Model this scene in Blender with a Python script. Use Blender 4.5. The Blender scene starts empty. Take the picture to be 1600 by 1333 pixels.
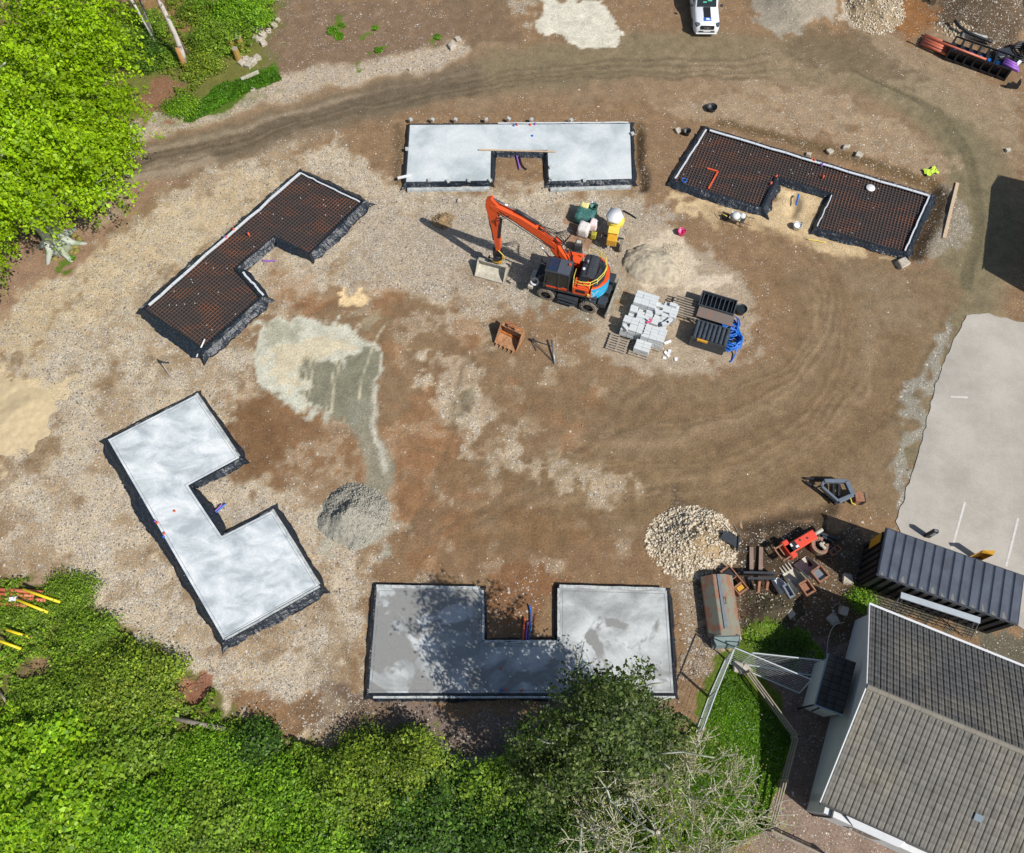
import bpy, bmesh, math, random
import numpy as np
from mathutils import Vector, Matrix
R=math.radians
rng=np.random.default_rng(7); random.seed(7)
scene=bpy.context.scene
COL=scene.collection
# ---------------- camera ----------------
CH=40.0; TH=R(66); FP=1233.0
cam=bpy.data.objects.new('camera',bpy.data.cameras.new('camera')); COL.objects.link(cam)
cam.location=(0,0,CH); cam.rotation_euler=(R(90)-TH,0,0)
cam.data.sensor_fit='HORIZONTAL'; cam.data.sensor_width=36; cam.data.lens=36*FP/1600
cam.data.clip_end=1000
scene.camera=cam
# ---------------- light ----------------
SUN=Vector((0.70,-0.58,1.0)).normalized()
w=bpy.data.worlds.new('World'); scene.world=w; w.use_nodes=True
nt=w.node_tree; bg=nt.nodes['Background']; sky=nt.nodes.new('ShaderNodeTexSky')
sky.sky_type='NISHITA'; sky.sun_disc=False; sky.sun_elevation=math.asin(SUN.z); sky.sun_rotation=math.atan2(SUN.x,SUN.y)
nt.links.new(sky.outputs[0],bg.inputs[0]); bg.inputs[1].default_value=0.075
sl=bpy.data.lights.new('sun','SUN'); sl.energy=4.2; sl.angle=R(0.5); sl.color=(1.0,0.96,0.9)
so=bpy.data.objects.new('sun',sl); COL.objects.link(so); so.rotation_euler=SUN.to_track_quat('Z','Y').to_euler(); so.location=(30,-25,50)
scene.view_settings.view_transform='Standard'; scene.view_settings.look='None'; scene.view_settings.exposure=0.32

def G(px,py,z=0.0):
    "world point at height z seen at photo pixel"
    u=px-800;v=py-666.5
    dx=u; dy=FP*math.cos(TH)-v*math.sin(TH); dz=-(FP*math.sin(TH)+v*math.cos(TH))
    t=(z-CH)/dz
    return (dx*t,dy*t,z)
def G2(p,z=0.0): return G(p[0],p[1],z)[:2]
def lin(c):
    c=c/255.0
    return c/12.92 if c<=.04045 else ((c+.055)/1.055)**2.4
KL=1.22
def C(r,g,b): return tuple(min(.92,lin(x)/KL) for x in (r,g,b))

# ---------------- materials ----------------
def mat(name,col,rough=.7,metal=0,var=.12,scale=3.0,col2=None,bump=0,bscale=20,spec=.5,lo=.45,hi=.6,detail=6,coat=0):
    m=bpy.data.materials.new(name); m.use_nodes=True; n=m.node_tree; L=n.links
    p=n.nodes['Principled BSDF']; p.inputs['Roughness'].default_value=rough; p.inputs['Metallic'].default_value=metal
    p.inputs['Specular IOR Level'].default_value=spec
    if coat: p.inputs['Coat Weight'].default_value=coat
    tc=n.nodes.new('ShaderNodeTexCoord')
    ns=n.nodes.new('ShaderNodeTexNoise'); ns.inputs['Scale'].default_value=scale; ns.inputs['Detail'].default_value=detail; ns.inputs['Roughness'].default_value=.65
    L.new(tc.outputs['Object'],ns.inputs['Vector'])
    cr=n.nodes.new('ShaderNodeValToRGB'); e=cr.color_ramp.elements
    if col2 is None:
        a=tuple(c*(1-var) for c in col); b=tuple(min(1,c*(1+var)) for c in col)
        e[0].position=.3; e[1].position=.7
    else:
        a=col; b=col2; e[0].position=lo; e[1].position=hi
    e[0].color=(*a,1); e[1].color=(*b,1)
    L.new(ns.outputs['Fac'],cr.inputs[0]); L.new(cr.outputs[0],p.inputs['Base Color'])
    if bump:
        n2=n.nodes.new('ShaderNodeTexNoise'); n2.inputs['Scale'].default_value=bscale; n2.inputs['Detail'].default_value=4
        L.new(tc.outputs['Object'],n2.inputs['Vector'])
        b=n.nodes.new('ShaderNodeBump'); b.inputs['Strength'].default_value=bump; b.inputs['Distance'].default_value=.05
        L.new(n2.outputs['Fac'],b.inputs['Height']); L.new(b.outputs[0],p.inputs['Normal'])
    return m

# ---------------- mesh builder ----------------
class MB:
    def __init__(s): s.v=[]; s.f=[]
    def add(s,vs,fs):
        o=len(s.v); s.v+= [tuple(v) for v in vs]; s.f+=[tuple(i+o for i in f) for f in fs]; return s
    def box(s,c,d,rz=0,rx=0,ry=0,taper=1.0):
        M=Matrix.Rotation(rz,3,'Z')@Matrix.Rotation(ry,3,'Y')@Matrix.Rotation(rx,3,'X'); c=Vector(c); vs=[]
        for k in (-1,1):
            t=taper if k>0 else 1
            for i,j in ((-1,-1),(1,-1),(1,1),(-1,1)):
                vs.append(c+M@Vector((i*d[0]/2*t,j*d[1]/2*t,k*d[2]/2)))
        return s.add(vs,[(3,2,1,0),(4,5,6,7),(0,1,5,4),(1,2,6,5),(2,3,7,6),(3,0,4,7)])
    def bar(s,a,b,wd,ht=None,up=(0,0,1)):
        ht=ht or wd; a=Vector(a);b=Vector(b); d=(b-a).normalized(); up=Vector(up)
        if abs(d.dot(up))>.98: up=Vector((1,0,0))
        x=d.cross(up).normalized(); y=x.cross(d)
        vs=[p+x*i*wd/2+y*j*ht/2 for p in (a,b) for i,j in ((-1,-1),(1,-1),(1,1),(-1,1))]
        return s.add(vs,[(3,2,1,0),(4,5,6,7),(0,1,5,4),(1,2,6,5),(2,3,7,6),(3,0,4,7)])
    def cyl(s,a,b,r0,r1=None,n=12,cap=True):
        r1=r0 if r1 is None else r1; a=Vector(a);b=Vector(b); d=(b-a).normalized()
        up=Vector((0,0,1)) if abs(d.z)<.95 else Vector((1,0,0))
        x=d.cross(up).normalized(); y=x.cross(d); vs=[]
        for p,r in ((a,r0),(b,r1)):
            for k in range(n):
                t=2*math.pi*k/n; vs.append(p+x*math.cos(t)*r+y*math.sin(t)*r)
        fs=[(k,(k+1)%n,n+(k+1)%n,n+k) for k in range(n)]
        if cap: fs+=[tuple(range(n-1,-1,-1)),tuple(range(n,2*n))]
        return s.add(vs,fs)
    def tube(s,pts,r,n=8,r1=None):
        pts=[Vector(p) for p in pts]; N=len(pts); vs=[]
        for i,p in enumerate(pts):
            d=(pts[min(i+1,N-1)]-pts[max(i-1,0)])
            d=d.normalized() if d.length>1e-9 else Vector((0,0,1))
            up=Vector((0,0,1)) if abs(d.z)<.9 else Vector((1,0,0))
            x=d.cross(up).normalized(); y=x.cross(d)
            rr=r if r1 is None else r+(r1-r)*i/(N-1)
            for k in range(n):
                t=2*math.pi*k/n; vs.append(p+x*math.cos(t)*rr+y*math.sin(t)*rr)
        fs=[(i*n+k,i*n+(k+1)%n,(i+1)*n+(k+1)%n,(i+1)*n+k) for i in range(N-1) for k in range(n)]
        fs+=[tuple(range(n-1,-1,-1)),tuple(range((N-1)*n,N*n))]
        return s.add(vs,fs)
    def prism(s,poly,z0,z1):
        n=len(poly); vs=[(p[0],p[1],z0) for p in poly]+[(p[0],p[1],z1) for p in poly]
        fs=[(k,(k+1)%n,n+(k+1)%n,n+k) for k in range(n)]+[tuple(range(n-1,-1,-1)),tuple(range(n,2*n))]
        return s.add(vs,fs)
    def extr(s,prof,axis_pts,):  # profile (x,z) extruded along y between y0,y1
        y0,y1=axis_pts; n=len(prof); vs=[(p[0],y0,p[1]) for p in prof]+[(p[0],y1,p[1]) for p in prof]
        fs=[(k,(k+1)%n,n+(k+1)%n,n+k) for k in range(n)]+[tuple(range(n-1,-1,-1)),tuple(range(n,2*n))]
        return s.add(vs,fs)
    def lathe(s,prof,c=(0,0,0),n=20):
        vs=[];c=Vector(c)
        for r,z in prof:
            for k in range(n):
                t=2*math.pi*k/n; vs.append(c+Vector((r*math.cos(t),r*math.sin(t),z)))
        m=len(prof)
        return s.add(vs,[(i*n+k,i*n+(k+1)%n,(i+1)*n+(k+1)%n,(i+1)*n+k) for i in range(m-1) for k in range(n)])
    def blob(s,c,r,n=8,seed=0,am=.25,flat=1.0):
        rr=random.Random(seed); vs=[];c=Vector(c); m=n//2+1
        r=(r,r,r) if not hasattr(r,'__len__') else r
        for i in range(m+1):
            ph=math.pi*i/m
            for k in range(n):
                t=2*math.pi*k/n; q=1+rr.uniform(-am,am) if 0<i<m else 1
                vs.append(c+Vector((r[0]*q*math.sin(ph)*math.cos(t),r[1]*q*math.sin(ph)*math.sin(t),r[2]*q*math.cos(ph))))
        return s.add(vs,[(i*n+k,(i+1)*n+k,(i+1)*n+(k+1)%n,i*n+(k+1)%n) for i in range(m) for k in range(n)])
    def rock(s,c,r,seed=0,flat=.7):
        rr=random.Random(seed); c=Vector(c)
        M=Matrix.Rotation(rr.uniform(0,6.28),3,'Z')
        vs=[]
        for x in (-1,1):
            for y in (-1,1):
                for z in (-1,1):
                    vs.append(c+M@Vector((x*r*rr.uniform(.5,1),y*r*rr.uniform(.5,.95),z*r*flat*rr.uniform(.5,1))))
        return s.add(vs,[(0,1,3,2),(4,6,7,5),(0,4,5,1),(2,3,7,6),(0,2,6,4),(1,5,7,3)])
    def obj(s,name,m,parent=None,smooth=False,bevel=0,fix=True):
        me=bpy.data.meshes.new(name); me.from_pydata(s.v,[],s.f); me.validate()
        if fix:
            b=bmesh.new(); b.from_mesh(me); bmesh.ops.recalc_face_normals(b,faces=b.faces)
            if bevel: bmesh.ops.bevel(b,geom=b.edges[:],offset=bevel,segments=1,affect='EDGES')
            b.to_mesh(me); b.free()
        if smooth: me.shade_smooth() if hasattr(me,'shade_smooth') else None
        me.materials.append(m)
        o=bpy.data.objects.new(name,me); COL.objects.link(o)
        if parent: o.parent=parent
        return o
def tag(o,label=None,cat=None,group=None,kind=None):
    if label: o['label']=label
    if cat: o['category']=cat
    if group: o['group']=group
    if kind: o['kind']=kind
    return o
def thing(name,label,cat,loc=(0,0,0),rz=0,group=None):
    o=bpy.data.objects.new(name,None); COL.objects.link(o); o.location=loc; o.rotation_euler=(0,0,rz); o.empty_display_size=.3
    return tag(o,label,cat,group)
def dup(o,loc=None,rz=None,label=None,parent=None):
    r=o.copy(); COL.objects.link(r); r.parent=parent
    if loc is not None: r.location=loc
    if rz is not None: r.rotation_euler=(0,0,rz)
    if label: r['label']=label
    for ch in list(o.children): dup(ch,parent=r)
    return r
def npmesh(name,V,F,m,parent=None,smooth=False):
    me=bpy.data.meshes.new(name); k=F.shape[1]
    me.vertices.add(len(V)); me.vertices.foreach_set('co',V.astype(np.float32).ravel())
    me.loops.add(F.size); me.loops.foreach_set('vertex_index',F.astype(np.int32).ravel())
    me.polygons.add(len(F)); me.polygons.foreach_set('loop_start',np.arange(0,F.size,k,dtype=np.int32)); 
    me.update(calc_edges=True)
    if smooth: me.polygons.foreach_set('use_smooth',np.ones(len(F),bool))
    me.materials.append(m)
    o=bpy.data.objects.new(name,me); COL.objects.link(o)
    if parent: o.parent=parent
    return o

# ---------------- numpy noise & polygons ----------------
def vnoise(x,y,s,seed):
    x=np.asarray(x,float)/s; y=np.asarray(y,float)/s
    xi=np.floor(x).astype(np.int64); yi=np.floor(y).astype(np.int64); fx=x-xi; fy=y-yi
    def h(a,b):
        n=(a*374761393+b*668265263+seed*1442695041)&0xffffffff; n=((n^(n>>13))*1274126177)&0xffffffff
        return ((n^(n>>16))&0xffff)/65535.0
    fx=fx*fx*(3-2*fx); fy=fy*fy*(3-2*fy)
    return (h(xi,yi)*(1-fx)+h(xi+1,yi)*fx)*(1-fy)+(h(xi,yi+1)*(1-fx)+h(xi+1,yi+1)*fx)*fy
def fbm(x,y,s,seed,o=4):
    t=0;a=1;tot=0
    for i in range(o): t=t+a*vnoise(x,y,s,seed+i*17); tot+=a; a*=.55; s/=2.1
    return t/tot
def sdpoly(x,y,P):
    d=np.full(x.shape,1e9); ins=np.zeros(x.shape,bool); n=len(P)
    for i in range(n):
        ax,ay=P[i]; bx,by=P[(i+1)%n]; ex,ey=bx-ax,by-ay
        t=np.clip(((x-ax)*ex+(y-ay)*ey)/(ex*ex+ey*ey+1e-12),0,1)
        d=np.minimum(d,(x-ax-t*ex)**2+(y-ay-t*ey)**2)
        c=((ay>y)!=(by>y))
        with np.errstate(divide='ignore',invalid='ignore'):
            ins^=c&(x<(bx-ax)*(y-ay)/(by-ay+1e-12)+ax)
    d=np.sqrt(d); return np.where(ins,-d,d)
def sdline(x,y,P):
    d=np.full(x.shape,1e9)
    for (ax,ay),(bx,by) in zip(P[:-1],P[1:]):
        ex,ey=bx-ax,by-ay
        t=np.clip(((x-ax)*ex+(y-ay)*ey)/(ex*ex+ey*ey+1e-12),0,1)
        d=np.minimum(d,(x-ax-t*ex)**2+(y-ay-t*ey)**2)
    return np.sqrt(d)
def spline(P,n=8):
    P=[np.array(p,float) for p in P]; Q=[2*P[0]-P[1]]+P+[2*P[-1]-P[-2]]; out=[]
    for i in range(1,len(Q)-2):
        for k in range(n):
            t=k/n; a,b,c,d=Q[i-1],Q[i],Q[i+1],Q[i+2]
            out.append(.5*((2*b)+(-a+c)*t+(2*a-5*b+4*c-d)*t*t+(-a+3*b-3*c+d)*t**3))
    out.append(P[-1]); return out
def ell(cx,cy,rx,ry,rot=0,n=20):
    c,s=math.cos(R(rot)),math.sin(R(rot))
    return [(cx+rx*math.cos(t)*c-ry*math.sin(t)*s,cy+rx*math.cos(t)*s+ry*math.sin(t)*c) for t in [2*math.pi*k/n for k in range(n)]]
# slab outlines in photo pixels (top surface, z=.3)
S1=[(640,195),(985,193),(988,280),(857,284),(855,235),(768,236),(767,283),(634,285)]
S2=[(1103,200),(1455,305),(1415,395),(1275,357),(1300,303),(1213,277),(1190,325),(1050,283)]
S3=[(469,268),(567,315),(483,397),(428,370),(368,420),(408,464),(317,546),(222,482)]
S4=[(307,616),(375,716),(295,759),(347,837),(426,797),(500,916),(349,1001),(168,687)]
S5=[(588,918),(753,921),(754,1004),(874,1004),(874,918),(1043,923),(1054,1084),(575,1084)]
SL=[[G2(p,.3) for p in S] for S in (S1,S2,S3,S4,S5)]

# ---------------- ground ----------------
fx=np.arange(-44,44.01,.15); fy=np.arange(-7,58.01,.15)
gx=np.concatenate([[-160,-100,-65,-50],fx,[50,65,100,160]]); gy=np.concatenate([[-120,-60,-25,-12],fy,[64,80,110,170]])
X,Y=np.meshgrid(gx,gy); XS=X.ravel(); YS=Y.ravel()
colr=np.empty((XS.size,3)); colr[:]=C(138,112,84)
grav=np.full(XS.size,.35); gras=np.zeros(XS.size)
WX=(fbm(XS,YS,2.2,5)-.5); WY=(fbm(XS,YS,2.2,91)-.5); WX2=(fbm(XS,YS,.6,31,2)-.5); WY2=(fbm(XS,YS,.6,77,2)-.5)
FN=fbm(XS,YS,.9,11,4); FN2=fbm(XS,YS,.55,23,3)
def blend(a,col,g,gr):
    global colr,grav,gras
    if col is not None: colr[:]=colr*(1-a[:,None])+np.array(C(*col))*a[:,None]
    if g is not None: grav[:]=grav*(1-a)+g*a
    if gr is not None: gras[:]=gras*(1-a)+gr*a
def smooth(t): t=np.clip(t,0,1); return t*t*(3-2*t)
def zone(poly,col=None,g=None,f=.8,st=1.0,warp=1.6,gr=None,patch=0):
    P=[G2(p) for p in poly]
    x0=min(p[0] for p in P)-4;x1=max(p[0] for p in P)+4;y0=min(p[1] for p in P)-4;y1=max(p[1] for p in P)+4
    m=(XS>x0)&(XS<x1)&(YS>y0)&(YS<y1)
    d=np.full(XS.size,9.0); d[m]=sdpoly(XS[m]+warp*WX[m]*2+WX2[m]*1.1,YS[m]+warp*WY[m]*2+WY2[m]*1.1,P)
    a=smooth(.5-(d+(FN2-.5)*min(f,1.2)*1.5)/(f*.6))*st
    if patch: a=a*smooth((FN-.5+patch*.25)*9+.5)
    blend(a,col,g,gr); return a
def track(pts,wd,col=None,g=None,f=.6,st=1.0,warp=.6,patch=0):
    P=[tuple(p) for p in spline([G2(p) for p in pts],5)]
    d=sdline(XS+warp*WX*2,YS+warp*WY*2,P)-wd/2
    a=smooth(.5-d/f)*st
    if patch: a=a*smooth((FN-.5+patch*.25)*6+.5)
    blend(a,col,g,None); return a
HZ=(fbm(XS,YS,3,3)-.5)*.10+(fbm(XS,YS,.7,8,3)-.5)*.05
def zones():
    # broad areas
    zone([(0,470),(170,300),(400,240),(520,225),(640,300),(1000,290),(1000,330),(860,470),(640,470),(480,470),(400,500),(380,600),(520,780),(580,900),(560,1000),(560,1150),(420,1190),(250,1040),(120,1010),(90,900),(0,890)],(199,180,150),.88,2.2)
    zone([(520,480),(640,430),(760,520),(900,560),(1100,600),(1250,560),(1300,420),(1500,430),(1480,600),(1420,800),(1200,790),(1050,800),(1000,900),(640,900),(600,760),(420,720),(370,660),(440,560)],(134,111,84),.17,1.6)
    zone([(600,760),(900,740),(1010,800),(1010,900),(640,905)],(130,103,76),.2,2,.7)
    zone([(340,600),(470,640),(520,780),(430,770),(380,680)],(128,98,70),.25,1.6,.8)
    # mottling over the pale gravel
    n1=smooth((fbm(XS,YS,2.0,201)-.52)*9+.4)*.75*(grav>.6); blend(n1,(156,132,102),.6,None)
    n2=smooth((fbm(XS,YS,1.1,301)-.6)*10+.3)*.55*(grav>.5); blend(n2,(125,103,78),.4,None)
    n3=smooth((fbm(XS,YS,1.3,401)-.55)*9+.3)*.6*(grav>.6); blend(n3,(196,180,156),.9,None)
    zone([(0,560),(60,580),(95,600),(70,660),(30,720),(0,740)],(206,186,150),.4,.8)
    zone([(0,400),(60,370),(170,330),(190,300),(250,270),(300,260),(200,340),(110,420),(0,500)],(150,122,98),.25,1.2)
    zone([(0,500),(120,420),(250,330),(420,260),(440,300),(200,450),(0,600)],(200,178,142),.75,1.4,.7)
    for s in ([(20,560),(90,520),(130,430),(80,520),(30,600)],[(190,330),(280,280),(310,265),(240,330),(180,370)],[(130,620),(200,560),(190,620)],[(230,470),(300,390),(330,360),(260,460)],[(330,700),(420,640),(440,720),(380,760)],[(240,820),(330,900),(290,960)],[(20,740),(120,650),(60,760)]):
        zone(s,(132,108,80),.3,.9,.75,1.2)
    # red-brown earth
    zone(ell(530,690,60,42),(142,106,74),.2,1.4,.6,2.4,patch=1)
    zone(ell(555,812,62,52),(172,168,150),.5,.7,.85,.8); zone(ell(700,720,70,40),(146,112,82),.3,1.5,.7)
    zone(ell(440,1115,75,38),(132,98,66),.5,.8,.9); zone(ell(400,690,45,70,-20),(118,88,60),.2,1.2,.8)
    zone(ell(810,930,45,60),(132,96,66),.45,.8,.9)
    # centre pale gravel
    zone([(560,330),(700,320),(860,330),(1000,300),(1060,330),(1000,420),(880,480),(760,490),(640,440),(560,430)],(176,160,138),.85,1.6,.85,patch=1.2)
    zone([(640,560),(740,560),(770,640),(740,690),(860,720),(960,740),(930,780),(780,740),(690,660)],(196,178,150),.9,.7,.95,1.2,patch=.3)
    zone([(700,610),(740,600),(735,650),(705,650)],(120,112,92),.1,.6,.8)
    zone([(820,650),(960,660),(940,690),(830,680)],(176,156,128),.7,.8,.6,1.5,patch=.2)
    zone([(560,360),(640,330),(680,420),(610,450)],(186,166,138),.9,1.2,.8,patch=1)
    zone([(660,490),(760,470),(760,540),(700,530)],(178,160,134),.8,.9,.8,patch=.6)
    P_=[G2(p) for p in [(430,430),(760,420),(900,560),(1010,640),(1010,830),(900,900),(640,905),(560,760),(420,720)]]
    inn=smooth(.5-sdpoly(XS+WX*3,YS+WY*3,P_)/1.2)
    blend(inn*smooth((fbm(XS,YS,1.1,501,5)-.56)*14)*.5,(182,162,134),.85,None); blend(inn*smooth((fbm(XS,YS,1.6,601,5)-.55)*10)*.4,(120,92,66),.15,None); blend(inn*smooth((fbm(XS,YS,2.4,651,4)-.56)*10)*.4,(152,108,72),.2,None)
    # pale silt patch
    zone([(392,530),(430,497),(520,502),(585,535),(592,600),(578,648),(500,655),(440,630),(400,590)],(196,194,176),.12,.5,1,.5)
    zone([(415,510),(470,500),(450,530),(405,560)],(150,146,124),.12,.6,.6,1)
    zone([(470,555),(530,575),(575,545),(588,600),(580,645),(515,655),(480,645),(465,600)],(124,121,101),.1,.35,.95,.7)
    zone([(430,545),(500,525),(565,545),(520,560),(470,570),(450,610),(425,590)],(206,190,158),.1,.6,.7,.8)
    for o in (0,7,40,47,88):
        track([(470+o,646),(473+o,610),(482+o,575),(500+o*.95,540),(528+o*.85,506)],.08,(198,190,164),.1,.12,.85,.15)
    track([(560,640),(575,690),(590,730),(585,760)],1.5,(140,138,120),.35,.5,.85)
    track([(590,600),(585,660),(596,730)],.35,(205,200,184),.35,.25,.7)
    zone([(530,455),(548,462),(552,445),(562,462),(582,460),(575,472),(548,480),(536,474)],(226,198,152),.05,.3,1,.5)
    zone(ell(600,495,18,12),(160,148,122),.2,.5,.7)
    # top: verge gravel, soil field, haul road
    zone([(0,0),(440,0),(430,150),(220,210),(190,150),(150,0)],(120,110,64),.15,1.0,gr=.5)
    zone([(430,0),(720,0),(725,60),(640,110),(430,165),(415,100)],(128,106,84),.4,.8)
    zone([(780,0),(850,0),(830,40),(800,30)],(165,145,118),.8,.8)
    zone([(200,215),(330,165),(480,125),(640,95),(720,60),(800,75),(1100,70),(1400,80),(1500,150),(1600,220),(1600,420),(1500,560),(1420,700),(1330,560),(1470,400),(1480,260),(1300,190),(1000,160),(650,170),(440,215),(300,245),(180,270)],(140,118,92),.2,1.2)
    track([(200,210),(340,170),(480,128),(640,98),(720,75)],1.9,(190,170,143),.9,.8,.95,1.0)
    track([(190,285),(330,240),(430,225),(520,200)],1.2,(150,132,108),.6,1,.7)
    track([(170,268),(300,240),(450,195),(600,155),(760,120),(900,112)],2.9,(110,98,80),.12,1.2,.9)
    track([(170,255),(300,225),(430,185),(560,150)],.5,(150,134,112),.3,.5,.8)
    for o,cc in ((-14,(138,122,100)),(-9,(90,78,62)),(-4,(128,112,92)),(1,(86,75,60)),(6,(132,116,94)),(11,(92,80,64)),(17,(140,124,100))):
        HZ[:]-=.02*track([(175,268+o),(300,240+o),(450,195+o),(600,155+o),(760,122+o),(900,110+o),(1100,100+o)],.2,cc,.08,.3,.5,.5,patch=.8)
        track([(1380+o,120-o*.6),(1450+o,165-o*.5),(1512+o,250-o*.2),(1524+o,340),(1505+o,450),(1466+o,560)],.16,tuple(int(v*1.06) for v in cc),.06,.25,.4,.35,patch=.8)
    track([(180,290),(260,265),(330,248)],1.0,(168,150,128),.3,.6,.7)
    zone([(700,0),(790,0),(800,60),(760,80),(730,60)],(122,102,80),.25,1.0,.8)
    track([(800,110),(1000,85),(1200,90),(1350,110),(1450,160),(1520,240),(1540,340),(1510,450)],4.2,(130,116,90),.1,1.5,.95)
    track([(1350,110),(1450,160),(1518,250),(1528,340),(1510,450),(1470,560),(1425,690)],3.0,(124,114,88),.08,1.2,.95)
    zone([(1330,60),(1480,60),(1600,150),(1600,250),(1500,180),(1380,140)],(152,134,108),.4,1.2,.7)
    zone(ell(1130,160,130,28,4),(150,126,98),.25,1.2,.6); zone(ell(1200,110,170,24,4),(150,130,104),.5,1.5,.55,patch=.5)
    zone([(1040,175),(1160,130),(1330,150),(1500,260),(1440,280),(1300,215),(1120,190)],(164,142,114),.6,1.0,.7,patch=.7)
    zone([(850,0),(940,0),(955,35),(975,60),(940,78),(905,70),(870,55),(842,50)],(208,202,184),.08,.35,1,.6)
    zone([(1170,0),(1310,0),(1300,30),(1250,55),(1180,45)],(158,150,134),.4,.8,.9)
    zone([(1320,0),(1400,0),(1395,40),(1350,55),(1310,30)],(190,174,150),.9,.6,.9)
    zone([(1390,0),(1480,0),(1470,40),(1400,50)],(142,98,56),.4,.6,.9)
    zone([(1460,0),(1600,0),(1600,90),(1530,60),(1460,40)],(92,76,58),.6,.8,.95)
    zone([(1230,50),(1340,55),(1450,120),(1400,130),(1260,110)],(112,96,74),.3,1,.7)
    # pale mud by the pallets
    zone([(970,350),(1050,360),(1120,400),(1180,480),(1170,560),(1090,590),(950,560),(900,520),(960,470)],(172,156,134),.4,1.2,.85)
    zone([(1000,370),(1060,370),(1080,420),(1130,430),(1140,450),(1080,455),(1000,450),(980,410)],(206,190,166),.25,.5,.9,.8)
    zone([(870,330),(900,320),(930,350),(925,395),(890,390),(875,360)],(148,112,88),.15,.6,.8)
    zone([(820,440),(960,430),(950,500),(850,490)],(150,142,124),.6,.8,.8)
    # around slab 2
    zone([(1045,290),(1190,330),(1215,290),(1290,310),(1270,360),(1400,400),(1300,400),(1050,320)],(204,180,140),.3,.8,.9)
    zone([(1100,315),(1180,345),(1260,390),(1200,380),(1110,335)],(150,124,92),.2,.8,.5)
    zone([(1480,280),(1495,300),(1480,390),(1440,400),(1460,300)],(150,140,122),.8,.5,.8)
    track([(1130,192),(1300,236),(1460,284)],.8,(104,84,54),.5,.5,.9); track([(1472,300),(1435,395)],1.0,(80,64,44),.4,.5,.95); track([(1003,200),(1006,292)],.6,(96,78,54),.5,.4,.9); track([(622,195),(618,285)],.5,(104,86,62),.5,.4,.8)
    # compacted right-hand side, smooth brown
    zone([(960,600),(1150,590),(1230,540),(1230,430),(1320,400),(1500,420),(1490,560),(1440,700),(1400,790),(1180,790),(1000,830),(800,760),(900,700)],(130,110,84),.12,1.6,.9,.8)
    zone([(1280,420),(1400,430),(1440,520),(1380,640),(1300,560)],(140,122,98),.3,1.2,.5,1,patch=.6)
    track([(760,830),(980,800),(1200,750),(1350,660),(1410,540)],2.2,(120,98,70),.06,1.2,.6)
    track([(700,740),(900,745),(1100,715),(1270,640),(1330,530),(1300,440)],1.5,(122,100,72),.06,.8,.6)
    track([(800,620),(950,650),(1120,640),(1220,590),(1250,500),(1215,430)],1.2,(124,101,74),.06,.7,.6)
    track([(860,690),(1040,690),(1190,640),(1275,560),(1270,470)],.5,(158,134,104),.2,.5,.5)
    track([(720,790),(960,772),(1170,725),(1320,640),(1375,530)],.4,(156,132,102),.2,.5,.5)
    zone([(770,690),(850,700),(960,735),(990,770),(930,790),(820,755),(760,720)],(180,160,132),.8,.7,.8,1.5,patch=.2)
    # ruts of turning machines
    for k,(cx,cy,rx,ry,a0,a1) in enumerate([(1080,485,188,128,-55,70),(1045,480,245,178,-35,100),(1020,520,292,205,-5,125),(985,500,372,268,20,95),(900,560,420,215,15,80)]):
        for o in (0,14):
            P=[(cx+(rx+o)*math.cos(R(a)),cy+(ry+o*.7)*math.sin(R(a))) for a in range(a0,a1,12)]
            aa=track(P,.24,(114,94,69) if k%2 else (120,99,73),.1,.22,.5,.4,patch=1.2)
            HZ[:]-=aa*.05
            HZ[:]+=.025*track([(p[0]+6,p[1]+4) for p in P],.16,(156,132,102),.2,.25,.45,.4,patch=.8)
    for P in ([(680,830),(820,760),(960,650),(1010,600)],[(700,842),(838,772),(978,662),(1026,612)],[(1000,800),(1130,700),(1260,640),(1400,640)],[(640,700),(760,720),(900,700),(1080,620)],[(620,860),(700,700),(720,580),(800,520)],[(1180,780),(1300,700),(1420,600),(1480,480)],[(1196,786),(1316,706),(1436,606),(1494,486)]):
        HZ[:]-=.04*track(P,.26,(112,93,69),.08,.3,.55,.6,patch=1.0)
    for o in (0,12,24,34):
        HZ[:]-=.07*track([(1330+o,110+o*.4),(1440+o*.8,165+o*.2),(1505+o*.4,250),(1520+o*.4,340),(1500+o*.4,450)],.18,(100,92,70),.1,.25,.7,.3)
        HZ[:]-=.05*track([(180,262+o*.6),(400,205+o*.6),(600,150+o*.6),(900,100+o*.7),(1200,88+o)],.2,(92,80,62),.1,.3,.6,.5)
    # lower right yard
    zone([(1060,790),(1180,800),(1300,830),(1400,870),(1400,1010),(1160,1010),(1060,900)],(100,82,62),.55,1.2,.9)
    zone([(1150,830),(1290,800),(1310,860),(1280,940),(1170,990),(1140,900)],(72,60,46),.45,.6,.9)
    track([(1160,820),(1230,800),(1300,795)],.7,(90,74,56),.3,.5,.8)
    zone([(1050,910),(1100,900),(1160,1010),(1110,1090),(1060,1090)],(150,128,102),.85,.6,.9)
    zone([(1100,985),(1145,985),(1150,1010),(1095,1005)],(206,180,150),.3,.4,.9)
    zone([(1400,690),(1470,520),(1500,500),(1440,700),(1410,820),(1385,830)],(150,146,132),.7,.6,.85)
    # south of slab 5
    zone([(540,1095),(1060,1095),(1000,1200),(700,1190),(540,1170)],(122,106,96),.55,.9,.9)
    zone([(690,1170),(810,1170),(800,1215),(690,1215)],(190,178,168),.95,.4,.9)
    # house drive, beds
    zone([(1150,1000),(1400,1000),(1400,1120),(1300,1333),(1190,1333),(1230,1200),(1215,1100)],(128,110,100),.45,.5)
    zone([(1190,1250),(1290,1240),(1600,1400),(1190,1400)],(142,122,108),.5,.6)
    zone([(1330,900),(1600,980),(1600,1040),(1350,960)],(104,98,82),.4,.5)
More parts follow.
